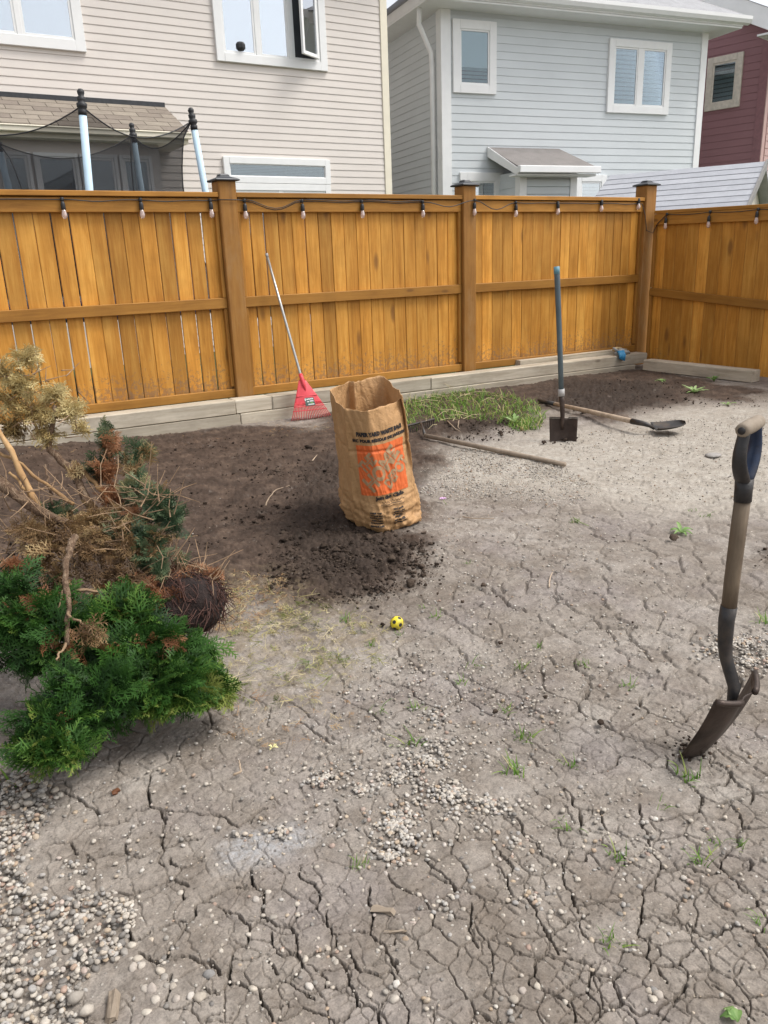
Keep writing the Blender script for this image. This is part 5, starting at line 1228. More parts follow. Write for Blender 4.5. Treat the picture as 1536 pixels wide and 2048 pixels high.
# dead straw top
di = []
for a in ((50, 712, 2.70, .055, .04, .05, 40, .85), (40, 765, 2.70, .07, .05, .06, 48, .7), (15, 800, 2.70, .06, .05, .06, 34, .6), (108, 785, 2.70, .06, .045, .06, 44, .85), (75, 822, 2.70, .085, .045, .07, 46, .6), (145, 815, 2.70, .04, .05, .05, 34, .9), (25, 850, 2.70, .05, .05, .05, 40, .35), (90, 865, 2.70, .05, .04, .05, 30, .5), (165, 855, 2.70, .02, .03, .03, 10, .75), (5, 740, 2.70, .03, .05, .05, 26, .6)):
    clump(di, *a, up=.05, size=(.6, 1.05))
foliage('dead_foliage', di, M_straw, TD, 'straw coloured dead needles at the top of the shrub')
di = []
for a in ((120, 1060, 2.55, .11, .05, .08, 60, .40), (95, 1100, 2.48, .10, .05, .07, 46, .45), (200, 1070, 2.55, .10, .05, .08, 60, .5), (270, 1050, 2.58, .06, .04, .06, 34, .6), (150, 940, 2.68, .03, .03, .03, 12, .7), (290, 900, 2.72, .02, .03, .03, 14, .7), (80, 1130, 2.45, .04, .05, .04, 18, .5), (60, 1060, 2.52, .08, .04, .06, 40, .45), (150, 1110, 2.46, .10, .05, .06, 60, .3), (250, 1100, 2.52, .09, .05, .07, 60, .35), (310, 1080, 2.56, .06, .05, .06, 36, .55), (190, 1030, 2.60, .10, .03, .06, 46, .6), (265, 940, 2.70, .03, .05, .04, 22, .7), (240, 1150, 2.44, .10, .04, .06, 46, .2), (110, 1160, 2.40, .06, .04, .05, 24, .3), (190, 1190, 2.4, .03, .03, .03, 12, .55), (180, 1265, 2.15, .05, .025, .03, 16, .4), (310, 990, 2.66, .03, .04, .04, 16, .6)):
    clump(di, *a, up=-.15, size=(.6, 1.1))
foliage('dead_foliage', di, leafmat('dead_brown_needles', [(0, (.05, .028, .015)), (.35, (.15, .088, .042)), (.65, (.32, .205, .095)), (1, (.52, .40, .21))], .2), TD, 'dry brown twiggy tangle around the stems')
di = []
for a in ((220, 885, 2.70, .030, .055, .04, 66, .65), (210, 940, 2.68, .050, .055, .05, 60, .55), (225, 990, 2.65, .05, .06, .05, 50, .45), (275, 1030, 2.6, .05, .04, .05, 30, .5), (30, 1130, 2.42, .05, .02, .04, 24, .5), (250, 1170, 2.46, .12, .03, .06, 40, .15), (200, 1215, 2.40, .06, .04, .05, 24, .2), (395, 1145, 2.64, .06, .025, .06, 60, .6), (360, 1150, 2.60, .07, .025, .06, 50, .4), (320, 1190, 2.52, .08, .03, .05, 46, .1), (260, 1205, 2.42, .10, .03, .05, 50, .08), (430, 1150, 2.66, .02, .03, .03, 16, .5)):
    clump(di, *a, up=.1, size=(.5, .9))
for a in ((150, 1290, 2.14, .12, .05, .05, 16, .4), (300, 1290, 2.24, .12, .05, .06, 18, .3), (90, 1210, 2.26, .12, .06, .06, 20, .3), (230, 1235, 2.34, .08, .04, .05, 22, .35), (110, 1440, 1.98, .07, .04, .04, 8, .6)):
    clump(di, *a, up=.1, size=(.5, .9), shell=.8)
foliage('dead_foliage', di, M_orange, TD, 'rust orange dead needles in the shrub')
def limb(name, pts, r0, r1, mat, wob=.006, n_=10):
    P = [dp(x, y, d) for x, y, d in pts]; out = []
    for i in range(len(P)-1):
        for f in np.linspace(0, 1, 5)[:(5 if i == len(P)-2 else 4)]:
            out.append(rel(P[i]*(1-f)+P[i+1]*f+np.array([rng.gauss(0, wob), rng.gauss(0, wob), rng.gauss(0, wob)])*(.5)))
    R = [(r0+(r1-r0)*i/(len(out)-1))*rng.uniform(.82, 1.22) for i in range(len(out))]
    return MB().tube(out, R, n_).obj(name, mat, shr, True)
limb('branch', [(352, 1205, 2.60), (300, 1140, 2.62), (205, 1052, 2.66), (150, 950, 2.68), (98, 898, 2.70), (105, 850, 2.70), (110, 815, 2.70)], .018, .006, M_bark)
limb('branch', [(300, 1150, 2.60), (235, 1085, 2.58), (75, 1022, 2.55), (0, 968, 2.54), (-80, 930, 2.54)], .011, .019, M_bark)
limb('branch', [(75, 1010, 2.56), (33, 920, 2.58), (0, 862, 2.60), (-40, 800, 2.62)], .011, .007, M_barkorange)
limb('branch', [(150, 1010, 2.60), (95, 970, 2.60), (45, 930, 2.60), (-5, 902, 2.60)], .007, .005, M_barkorange)
limb('branch', [(62, 1000, 2.56), (40, 965, 2.57), (20, 945, 2.58)], .006, .004, M_barkorange)
limb('branch', [(240, 1020, 2.62), (197, 975, 2.66), (165, 940, 2.68), (155, 925, 2.68)], .009, .004, M_barkorange)
limb('branch', [(98, 898, 2.70), (92, 870, 2.70), (60, 840, 2.70), (40, 800, 2.7)], .006, .003, M_bark)
limb('branch', [(105, 1010, 2.6), (100, 965, 2.62), (88, 930, 2.64)], .005, .003, M_bark)
limb('branch', [(150, 1072, 2.36), (138, 1110, 2.30), (131, 1160, 2.24), (137, 1220, 2.18), (133, 1290, 2.12)], .0105, .006, M_bark)
limb('branch', [(131, 1165, 2.24), (122, 1190, 2.22), (115, 1230, 2.2)], .004, .002, M_twig)
limb('branch', [(137, 1225, 2.17), (155, 1245, 2.15), (180, 1255, 2.15)], .004, .002, M_twig)
limb('branch', [(133, 1285, 2.12), (120, 1305, 2.1), (112, 1322, 2.08)], .004, .002, M_twig)
limb('branch', [(225, 1055, 2.6), (280, 1115, 2.58), (330, 1160, 2.6)], .010, .014, M_bark)
limb('branch', [(150, 1180, 2.35), (200, 1185, 2.38), (250, 1190, 2.4)], .005, .004, M_twig)
limb('branch', [(340, 1065, 2.62), (357, 1075, 2.62), (350, 1100, 2.60), (325, 1115, 2.58)], .003, .002, M_twig, .002)
# thin bare twigs through the tangle, too many to count
tw = MB()
for _ in range(330):
    x, y = rng.uniform(10, 350), rng.uniform(970, 1200); d = rng.uniform(2.48, 2.66)
    if rng.random() < .14: x, y, d = rng.uniform(340, 430), rng.uniform(1130, 1180), 2.6
    p = dp(x, y, d); v = nrm([rng.gauss(0, 1), rng.gauss(0, 1), rng.gauss(.3, .7)]); L = rng.uniform(.05, .17); b = nrm([rng.gauss(0, 1) for _ in range(3)])
    tw.tube([rel(p), rel(p+v*L*.5+b*L*.12), rel(p+v*L)], [rng.uniform(.0012, .0028), .0016, .0008], 5, False)
for _ in range(46):
    x, y = rng.uniform(15, 165), rng.uniform(730, 900); p = dp(x, y, rng.uniform(2.65, 2.75)); v = nrm([rng.gauss(0, 1), rng.gauss(0, 1), rng.gauss(.2, .6)]); L = rng.uniform(.04, .12)
    tw.tube([rel(p), rel(p+v*L)], [.0022, .0008], 5, False)
o = tw.obj('twigs', M_twig, shr, True); o['kind'] = 'stuff'
# root ball
rc = rel(dp(372, 1205, 2.62)); rbm = bmesh.new(); bmesh.ops.create_icosphere(rbm, subdivisions=4, radius=1.0)
for v_ in rbm.verts:
    p = np.array(v_.co); n_ = 1+.16*float(fbm(np.array([p[0]*2+p[2]*1.3]), np.array([p[1]*2-p[2]]), 401, 4)[0])+.05*rng.random()
    q_ = CR*p[0]*.125*n_+_fh*p[1]*.12*n_+_z*p[2]*.105*n_; q_ = q_+rc; q_[2] = max(q_[2], -.03); v_.co = q_
me = bpy.data.meshes.new('root_ball'); [setattr(f, 'smooth', True) for f in rbm.faces]; rbm.to_mesh(me); rbm.free(); me.materials.append(M_root); rbo = link(bpy.data.objects.new('root_ball', me), shr)
rt = MB()
for _ in range(620):
    v = nrm([rng.gauss(0, 1), rng.gauss(0, 1), rng.gauss(.2, .8)]); s_ = CR*v[0]*.128+_fh*v[1]*.120+_z*v[2]*.106; p = rc+s_; t_ = nrm(np.cross(v, [rng.gauss(0, 1) for _ in range(3)])); L = rng.uniform(.03, .09); o_ = nrm(s_)
    a, b_, c_ = p, p+t_*L*.5+o_*rng.uniform(.0, .010), p+t_*L+o_*rng.uniform(-.010, .012)
    for w_ in (a, b_, c_): w_[2] = max(w_[2], .003)
    rt.tube([a, b_, c_], [.0018, .0014, .0007], 4, False)
o = rt.obj('fine_roots', plain('root_hair', (.075, .034, .025), .9, 0, .4, 30, .2), rbo, True); o['kind'] = 'stuff'

# ------------------------------------------------------------------ gravel
q = N('pebble'); gi_ = q.n('ShaderNodeNewGeometry'); v = q.coords('Object')
c = q.ramp(gi_.outputs['Random Per Island'], [(0, (.17, .155, .14)), (.18, (.28, .255, .225)), (.36, (.42, .37, .31)), (.52, (.49, .44, .375)), (.64, (.34, .32, .30)), (.76, (.53, .49, .43)), (.88, (.38, .29, .20)), (.95, (.36, .255, .205)), (1, (.56, .53, .48))])
c = q.mix(1.0, c, q.ramp(q.noise(v, 130, 4, .7), [(.3, .72), (.7, 1.12)]), 'MULTIPLY'); M_peb = q.done(q.bsdf(c, .75, 0, q.bump(q.noise(v, 200, 3), .2, .002), .35))
oi_q = N('single_pebble'); oi = oi_q.n('ShaderNodeObjectInfo'); v = oi_q.coords('Object')
c = oi_q.ramp(oi.outputs['Random'], [(0, (.22, .21, .2)), (.25, (.42, .36, .29)), (.5, (.5, .45, .38)), (.75, (.36, .31, .27)), (1, (.62, .58, .52))]); c = oi_q.mix(1.0, c, oi_q.ramp(oi_q.noise(v, 130, 4, .7), [(.3, .75), (.7, 1.1)]), 'MULTIPLY'); M_peb1 = oi_q.done(oi_q.bsdf(c, .75, 0, None, .35))
def ico_t(sub_):
    b = bmesh.new(); bmesh.ops.create_icosphere(b, subdivisions=sub_, radius=1.0); V = np.array([v_.co[:] for v_ in b.verts]); F = np.array([[v_.index for v_ in f.verts] for f in b.faces]); b.free(); return V, F
ICO1, ICO2 = ico_t(1), ico_t(2)
PEBT = {}
nr = np.random.RandomState(5)
def pebshape(T, seed, angular=.0):
    V, F = T; a = V*np.array([1, .82, .62]); 
    f = 1+.13*np.sin(V@nr.randn(3)*2.2+seed)+.09*np.sin(V@nr.randn(3)*3.1+seed*2); return a*f[:, None], F
PEB2 = [pebshape(ICO2, k) for k in range(14)]; PEB1 = [pebshape(ico_t(1), k) for k in range(6)]; PEBH = [pebshape(ICO2, k) for k in range(5)]
def stones(P, R, tmpl, sink=.35):
    Vs, Fs = [], []; b = 0
    for p, r in zip(P, R):
        tv_, tf_ = tmpl[nr.randint(len(tmpl))]; a = nr.rand()*6.283; R3 = rotz3(a); tl = nr.randn(2)*.28; Rx = np.array([[1, 0, 0], [0, math.cos(tl[0]), -math.sin(tl[0])], [0, math.sin(tl[0]), math.cos(tl[0])]])
        v = (tv_*r) @ (R3 @ Rx).T + np.array([p[0], p[1], p[2]+r*.62*(1-sink)]); Vs.append(v); Fs.append(tf_+b); b += len(v)
    return np.concatenate(Vs), np.concatenate(Fs)
def in_px(poly, n_):
    """points spread over a ground polygon given in photo pixels"""
    W_ = wpoly(poly); xs = [p[0] for p in W_]; ys = [p[1] for p in W_]; out = []
    while len(out) < n_:
        X = nr.uniform(min(xs), max(xs), 4*n_); Y = nr.uniform(min(ys), max(ys), 4*n_); m = inpoly(W_, X, Y); out += list(zip(X[m], Y[m]))
    return out[:n_]
def gz(pts): pts = np.array(pts); return np.concatenate([pts, hbase(pts[:, 0], pts[:, 1])[:, None]], 1)
def drop(pts, rads, top=.022):
    """lay stones in turn: each rests on those already down (coarse height field)"""
    h = {}; out = []
    for (x, y), r in zip(pts, rads):
        s_ = .013; k0 = (int(math.floor(x/s_)), int(math.floor(y/s_))); n_ = max(0, int(r*.55/s_)); z0 = float(hbase(x, y)); z = z0
        for i in range(-n_, n_+1):
            for j in range(-n_, n_+1): z = max(z, h.get((k0[0]+i, k0[1]+j), z0))
        out.append((x, y, min(z, z0+top)-(.0 if z > z0 else r*.15)))
        n2 = max(0, int(r*.8/s_))
        for i in range(-n2, n2+1):
            for j in range(-n2, n2+1): h[(k0[0]+i, k0[1]+j)] = max(h.get((k0[0]+i, k0[1]+j), z0), min(z, z0+top)+r*.9)
    return np.array(out)
LEFTG = [(-260, 1540), (0, 1545), (70, 1555), (125, 1590), (95, 1640), (60, 1690), (105, 1770), (170, 1770), (265, 1800), (272, 1845), (225, 1905), (170, 1955), (140, 2010), (180, 2080), (150, 2200), (-330, 2200)]
pts = in_px(LEFTG, 6200); rad_ = nr.uniform(.0034, .0078, len(pts))*np.where(nr.rand(len(pts)) < .06, 1.5, 1)
cut = [(p, r) for p, r in zip(pts, rad_) if not (inpoly(wpoly([(40, 1690), (100, 1690), (150, 1790), (60, 1800)]), np.array([p[0]]), np.array([p[1]]))[0] and nr.rand() < .93)]
pts, rad_ = [c_[0] for c_ in cut], [c_[1] for c_ in cut]
V1, F1 = stones(drop(pts, rad_), rad_, PEB2, .45)
g1 = npmesh('gravel', V1, F1, M_peb, None, True); tag(g1, 'bed of mixed pea gravel at the lower left beside the house edge', 'gravel', kind='stuff')
blobs = [(640, 1565, 75, 22, 95), (795, 1560, 60, 26, 90), (850, 1530, 70, 32, 120), (720, 1585, 40, 22, 45), (790, 1655, 58, 32, 150), (800, 1640, 40, 20, 60), (905, 1590, 72, 30, 190), (985, 1612, 50, 24, 100), (780, 1715, 52, 22, 95), (820, 1690, 40, 20, 50), (565, 1668, 42, 18, 46), (470, 1672, 34, 12, 12), (240, 1810, 50, 40, 60), (330, 1920, 40, 60, 14), (225, 1900, 50, 40, 30), (150, 1730, 60, 26, 24),
         (1475, 1285, 85, 36, 230), (1500, 1325, 60, 30, 150), (1430, 1300, 50, 20, 60), (1560, 1290, 60, 40, 120), (870, 1440, 50, 30, 50), (1060, 1800, 150, 90, 40), (640, 1900, 250, 90, 34), (1300, 1700, 250, 200, 70), (800, 1640, 330, 120, 160), (870, 1500, 120, 60, 70), (1250, 1900, 90, 60, 16), (1040, 1690, 60, 40, 24), (880, 1820, 80, 50, 20)]
pts, rad_ = [], []
for cx, cy, rx, ry, n_ in blobs:
    for _ in range(int(n_*1.15)):
        a, r = nr.rand()*6.283, abs(nr.randn())*.55; p = gp(cx+rx*r*math.cos(a), cy+ry*r*math.sin(a)); pts.append((p[0], p[1])); rad_.append(nr.uniform(.0032, .0068))
V1, F1 = stones(drop(pts, rad_, .004), rad_, PEB2, .42); g2 = npmesh('gravel', V1, F1, M_peb, None, True); tag(g2, 'patches of pea gravel spilled over the cracked clay', 'gravel', kind='stuff')
fine = in_px([(845, 905), (960, 895), (1120, 930), (1210, 985), (1120, 1020), (1000, 995), (900, 1000), (835, 985)], 7000)+in_px([(850, 1000), (1000, 990), (1250, 1030), (1400, 1200), (1300, 1400), (900, 1420), (650, 1400), (850, 1200)], 2000)+in_px([(1100, 870), (1340, 840), (1600, 830), (1600, 1000), (1250, 1010)], 2600)+in_px([(700, 1300), (1150, 1300), (1100, 1560), (620, 1560)], 900)+in_px([(0, 900), (650, 880), (650, 1150), (480, 1140), (0, 1100)], 600)+in_px([(100, 1600), (500, 1430), (1536, 1400), (1536, 2048), (250, 2048)], 1300)
rad_ = nr.gamma(3.0, .00105, len(fine)).clip(.0015, .0075); V1, F1 = stones(gz(fine), rad_, PEB1, .35); g3 = npmesh('grit', V1, F1, M_peb, None, True); tag(g3, 'fine pale grit scattered over the dry clay', 'grit', kind='stuff')
# loose pebbles one can pick out in the foreground
pm_ = []
for k in range(5):
    V, F = PEBH[k]; m = bpy.data.meshes.new('pebble'); m.from_pydata([tuple(v_) for v_ in V*.010], [], [tuple(int(x) for x in f) for f in F]); m.materials.append(M_peb1); [setattr(p_, 'use_smooth', True) for p_ in m.polygons]; pm_.append(m)
for x, y, s_ in ((248, 1898, 1.0), (262, 1885, .9), (275, 1912, 1.0), (284, 1926, .9), (266, 1930, 1.0), (320, 1938, 1.1), (328, 1950, .9), (290, 1972, 1.0), (303, 1975, 1.2), (334, 1967, .8), (345, 1968, .8), (310, 1996, 1.0), (352, 1994, .9), (382, 1988, .9), (400, 1990, 1.2), (292, 2020, .9), (418, 1946, 1.1), (505, 1974, .9), (498, 1866, .7), (512, 1797, .8), (546, 1832, .8), (590, 1780, .7), (610, 1915, .8), (618, 1970, .9), (788, 1996, .9), (792, 1966, .8), (940, 1765, .8), (1028, 2000, 1.0), (1045, 1983, .8), (1075, 1975, .8), (1308, 1985, .8), (1316, 1993, 1.0), (1307, 2002, .8), (1298, 1985, .7), (1310, 1640, .7), (1208, 1622, .7)):
    p = gp(x, y); o = bpy.data.objects.new('pebble', pm_[int(x*7+y) % 5]); o.location = (p[0], p[1], float(hbase(p[0], p[1]))+.003*s_); o.rotation_euler = (rng.gauss(0, .25), rng.gauss(0, .25), rng.uniform(0, 6.28)); o.scale = (s_,)*3; link(o)
    tag(o, 'single rounded pebble lying loose on the cracked clay in the foreground', 'pebble', 'loose pebbles on the cracked clay')

# ------------------------------------------------------------------ soil clods
q = N('soil_clod'); gi_ = q.n('ShaderNodeNewGeometry'); v = q.coords('Object'); c = q.ramp(gi_.outputs['Random Per Island'], [(0, (.024, .017, .013)), (.6, (.050, .036, .027)), (1, (.095, .070, .053))]); M_clod = q.done(q.bsdf(c, .97, 0, q.bump(q.noise(v, 90, 5, .7), .8, .006), .15))
CL = []
for k in range(8):
    V, F = ICO2; f = 1+.28*np.sin(V@nr.randn(3)*3+k)+.2*np.sin(V@nr.randn(3)*5+k)+.10*nr.randn(len(V)); CL.append((V*f[:, None]*np.array([1, .9, .7]), F))
cl = in_px([(560, 1070), (700, 1050), (840, 1075), (862, 1110), (850, 1170), (760, 1205), (680, 1210), (590, 1190), (540, 1150)], 3400)+in_px([(480, 900), (690, 890), (700, 1060), (560, 1080), (430, 1120), (380, 1080), (520, 1000)], 1300)+in_px([(880, 850), (1060, 835), (1090, 850), (1000, 880), (890, 890)], 600)+in_px([(1090, 800), (1260, 755), (1340, 770), (1420, 800), (1320, 822), (1180, 840)], 900)+in_px([(0, 900), (560, 870), (560, 1050), (200, 1180), (0, 1150)], 1100)+in_px([(700, 1180), (900, 1120), (960, 1180), (880, 1330), (720, 1260)], 46)+in_px([(900, 1050), (1400, 1050), (1400, 1500), (900, 1500)], 40)+in_px([(1370, 800), (1540, 795), (1540, 815), (1400, 822)], 100)+in_px([(1480, 1085), (1600, 1075), (1600, 1160), (1500, 1130)], 70)
cl = [(x+nr.randn()*.05, y+nr.randn()*.05) for x, y in cl]+[(gp(1385, 1503)[0]+nr.randn()*.035, gp(1385, 1503)[1]+nr.randn()*.03) for _ in range(46)]+[(gp(1126, 882)[0]+nr.randn()*.09, gp(1126, 882)[1]+nr.randn()*.03) for _ in range(60)]; rad_ = nr.gamma(2.0, .0015, len(cl)).clip(.0016, .0095)*np.where(nr.rand(len(cl)) < .07, 2.1, 1.0); cz = gz(cl); cz[:, 2] += .010
V1, F1 = stones(cz, rad_, CL, .45); tag(npmesh('soil_clods', V1, F1, M_clod, None, True), 'dark crumbly clods of topsoil spread round the paper bag and along the timbers', 'soil', kind='stuff')

# ------------------------------------------------------------------ grass, weeds, clippings
M_grass = leafmat('grass_blade', [(0, (.06, .13, .02)), (.4, (.12, .24, .035)), (.7, (.22, .34, .06)), (.9, (.42, .42, .15)), (1, (.55, .47, .24))], .35)
def blade(mbv, mbf, mbt, p, az_, L, w, lean, bend, tint, n_=4):
    b = len(mbv); d = np.array([math.cos(az_), math.sin(az_), 0]); s_ = np.array([-d[1], d[0], 0]); a = lean; q_ = np.array(p, float)
    for i in range(n_+1):
        f = i/n_; ww = w*(1-f**1.6)+.0003; mbv.append(q_+s_*ww); mbv.append(q_-s_*ww); mbt += [tint, tint]
        q_ = q_+(d*math.sin(a)+_z*math.cos(a))*L/n_; a += bend/n_
        if q_[2] < .004: q_[2] = .004
    for i in range(n_): mbf.append((b+2*i, b+2*i+1, b+2*i+3, b+2*i+2))
def blades_obj(name, specs, parent=None):
    v_, f_, t_ = [], [], []
    for s_ in specs: blade(v_, f_, t_, *s_)
    return npmesh(name, np.array(v_), np.array(f_), M_grass, parent, False, {'tint': np.array(t_)})
gp1 = in_px([(808, 838), (806, 790), (840, 776), (910, 772), (960, 788), (1030, 795), (1075, 812), (1092, 836), (1060, 852), (1000, 848), (940, 842), (870, 846)], 2300)+in_px([(806, 845), (830, 842), (835, 862), (812, 866)], 90)+in_px([(1010, 850), (1085, 840), (1080, 858), (1030, 862)], 160)
tag(blades_obj('grass', [((x, y, float(hbase(x, y))), rng.uniform(0, 6.28), rng.uniform(.04, .13), rng.uniform(.002, .0048), rng.uniform(.2, 1.0), rng.uniform(.5, 2.0), min(1, max(0, rng.gauss(.48, .2) if rng.random() < .86 else rng.uniform(.85, 1)))) for x, y in gp1]), 'patch of long green grass left growing by the timbers behind the bag', 'grass', kind='stuff')
# dry straw stalks over the grass
st = MB()
for x, y in in_px([(800, 840), (806, 776), (900, 770), (1000, 800), (960, 850), (880, 872)], 38):
    a = rng.uniform(0, 6.28); L = rng.uniform(.10, .28); z = rng.uniform(.02, .10); p = np.array([x, y, z+float(hbase(x, y))]); d = np.array([math.cos(a), math.sin(a), rng.uniform(-.15, .25)])
    st.tube([p, p+d*L*.5+[0, 0, .01], p+d*L-[0, 0, .01]], [.0022, .002, .0012], 4, False)
tag(st.obj('straw', plain('dry_straw', (.50, .42, .24), .8, 0, .2, 10, .1), None, True), 'dry pale stalks lying over the grass patch', 'straw', kind='stuff')
# seedling tufts: one mesh per kind, copied
tuft_m = []
for k in range(4):
    r2 = random.Random(k); o = blades_obj('grass_tuft', [((r2.gauss(0, .012), r2.gauss(0, .012), 0), r2.uniform(0, 6.28), r2.uniform(.02, .06), r2.uniform(.0012, .0024), r2.uniform(.2, .9), r2.uniform(.3, 1.3), min(1, max(0, r2.gauss(.42, .18)))) for _ in range(9+4*k)]); tuft_m.append(o.data); bpy.data.objects.remove(o)
for x, y, s_, lb in (
    (1045, 1478, 1.0, 'seedling grass tuft on clay, upper one of the pair right of the upper gravel'),
    (1030, 1545, 1.0, 'seedling grass tuft just above the rightmost pebble patch, lower of a pair'),
    (1375, 1555, 1.2, 'bushy grass tuft growing below the tip of the D-handled shovel blade'),
    (1130, 1650, 0.9, 'grass tuft in clay midway between the pebble patch and the right edge'),
    (1325, 1615, 0.6, 'very small grass tuft left of the loose pebble below the shovel tip'),
    (1235, 1715, 0.8, 'grass tuft at a crack junction in the lower right clay'),
    (1400, 1722, 0.9, 'grass tuft in the lower right clay nearest the right edge'),
    (1428, 1680, 0.7, 'small grass tuft just above right of the larger lower right tuft'),
    (820, 1490, 1.1, 'grass tuft at the top of the highest pebble patch'),
    (945, 1335, 0.9, 'flat grass tuft on mid clay, lower right of the yellow ball'),
    (920, 1365, 0.7, 'small yellowish grass tuft close below the flat tuft on mid clay'),
    (1010, 1425, 0.7, 'small grass tuft above the pair right of the gravel'),
    (1140, 1530, 0.7, 'small grass tuft between the pair and the shovel tip'),
    (1255, 1370, 0.8, 'grass tuft left of the D-handled shovel blade'),
    (755, 1425, 0.9, 'grass tuft below the yellow ball among fine pebbles, left one'),
    (830, 1420, 0.7, 'grass tuft below the yellow ball among fine pebbles, right one'),
    (798, 1268, 0.6, 'grass sprig touching the front of the yellow ball'),
    (1218, 1885, 0.8, 'pale grass tuft low in the foreground right of centre'),
    (935, 1130, 0.6, 'tiny grass sprig among dark clods right of the bag'),
    (1040, 1335, 0.7, 'small grass tuft on the mid clay, middle of a loose row'),
    (1165, 1330, 0.7, 'small grass tuft on the mid clay, rightmost of a loose row'),
    (870, 1235, 0.8, 'grass tuft right of the yellow ball, nearer the ball'),
    (845, 1215, 0.7, 'small grass tuft just above right of the yellow ball'),
    (720, 1735, 0.6, 'small grass tuft at the left of the lowest pebble patch'),
    (1075, 1295, 0.6, 'tiny grass sprig high on the mid clay'),
    (1410, 1030, 1.1, 'wider grass tuft on pale clay left of the shovel shaft'),
    (1385, 1020, 0.8, 'small grass tuft touching the wider one on the pale clay'),
    (1530, 1245, 1.0, 'bright grass tuft at the right edge by the gravel'),
    (300, 1440, 0.8, 'grass tuft on clay under the shrub branch tips'),
    (8, 1580, 1.4, 'grass tuft at the left edge in the gravel'),
    (1150, 1045, 0.8, 'grass tuft on the clay below the end of the garden rake handle'),
    (1520, 1840, 0.6, 'tiny grass sprig at the far lower right'),
    (690, 1240, 0.9, 'grass tuft among clippings left of the yellow ball, upper one'),
    (740, 1290, 0.7, 'grass tuft among clippings left of the yellow ball, lower one'),
    (1480, 1690, 0.5, 'tiny grass sprig at the right edge below the shovel')):
    p = gp(x, y); o = bpy.data.objects.new('grass_tuft', tuft_m[(x+y) % 4]); o.location = (p[0], p[1], float(hbase(p[0], p[1]))-.003); o.rotation_euler = (0, 0, rng.uniform(0, 6.28)); o.scale = (s_*.95,)*3; link(o)
    tag(o, lb, 'grass tuft', 'grass sprouts in the clay')
# broad weeds
M_weed = leafmat('weed_leaf', [(0, (.10, .20, .05)), (.5, (.22, .36, .11)), (1, (.40, .52, .24))], .3)
def weed(px_, py_, n_, L, w, label, tint, cat='weed', name='weed', lean=(1.0, 1.45), azr=(0, 6.28)):
    p = gp(px_, py_); t = thing(name, label, cat, (p[0], p[1], float(hbase(p[0], p[1]))))
    for k in range(n_):
        a = azr[0]+(azr[1]-azr[0])*(k+rng.random()*.6)/n_; Lk = L*rng.uniform(.75, 1.15); ln = rng.uniform(*lean); d = np.array([math.cos(a)*math.sin(ln), math.sin(a)*math.sin(ln), math.cos(ln)]); s_ = np.array([-math.sin(a), math.cos(a), 0])
        G = []
        for i in range(7):
            f = i/6; ww = w*math.sin(math.pi*min(.97, .08+f*.92))*(1+.25*math.sin(f*19+k)); c_ = d*Lk*f+np.array([0, 0, .012*math.sin(math.pi*f)+.004-.010*f]); G.append([c_-s_*ww+[0, 0, .004], c_, c_+s_*ww+[0, 0, .004]])
        G = np.array(G); V = G.reshape(-1, 3); F = np.array([(i*3+j, i*3+j+1, (i+1)*3+j+1, (i+1)*3+j) for i in range(6) for j in range(2)])
        npmesh('leaf', V, F, M_weed, t, True, {'tint': np.full(len(V), min(1, max(0, tint+rng.gauss(0, .15))))})
    return t
weed(1362, 1066, 8, .07, .009, 'flat leafy green weed on the clay left of the D-handled shovel shaft', .45)
weed(1388, 788, 14, .13, .012, 'wilted pale green leafy weed lying before the right timber', .8, lean=(.9, 1.4))
weed(1428, 765, 9, .08, .012, 'small bright green weed against the right timber', .35, lean=(.5, 1.2))
weed(1322, 766, 8, .07, .011, 'faint green weed in the soil near the fence corner', .5)
weed(1030, 846, 7, .11, .013, 'light green leafy weed at the edge of the dug soil beside the grass', .75, lean=(.6, 1.3))
weed(1455, 812, 5, .07, .010, 'limp green weed leaf on the soil edge near the right timber end', .7)
weed(1474, 2052, 3, .034, .009, 'single green leaf lying at the bottom right corner', .5, azr=(.6, 2.4), lean=(1.3, 1.5))
weed(936, 762, 6, .10, .012, 'thin green weed climbing the timber behind the grass', .45, lean=(.1, .8))
# clippings and needles near the root ball
ci = []; rc_ = random.Random(3)
for x0_, y0_ in in_px([(430, 1150), (560, 1160), (690, 1215), (800, 1265), (740, 1330), (620, 1400), (500, 1425), (420, 1370), (440, 1280)], 190):
    tb = rc_.gauss(.6, .25); sg_ = rc_.uniform(.008, .04)
    for _ in range(rc_.choice([1, 2, 3, 5, 8, 12])):
        x, y = rc_.gauss(x0_, sg_), rc_.gauss(y0_, sg_); a = rc_.uniform(0, 6.28)
        ci.append((np.array([x, y, float(hbase(x, y))+rc_.uniform(.002, .014)]), nrm([math.cos(a), math.sin(a), rc_.uniform(-.1, .35)]), rc_.gauss(0, .9), rc_.choice([.2, .3, .4, .6, .85]), min(1, max(0, tb+rc_.gauss(0, .15)))))
TS = [frond_template(rng, rng.uniform(.05, .10), 1, rng.uniform(.1, .9), rng.choice([2, 3, 5]), .0018) for _ in range(8)]+[frond_template(rng, .06, 2, .6, 5, .0016) for _ in range(2)]
M_clip = leafmat('cut_clippings', [(0, (.07, .11, .03)), (.35, (.20, .22, .07)), (.7, (.40, .34, .15)), (1, (.58, .50, .32))], .15)
V, F, T = scatter(ci, TS, rc_); tag(npmesh('clippings', V, F, M_clip, None, False, {'tint': T}), 'yellow green cedar clippings strewn on the ground between shrub and ball', 'clippings', kind='stuff')
ci = []
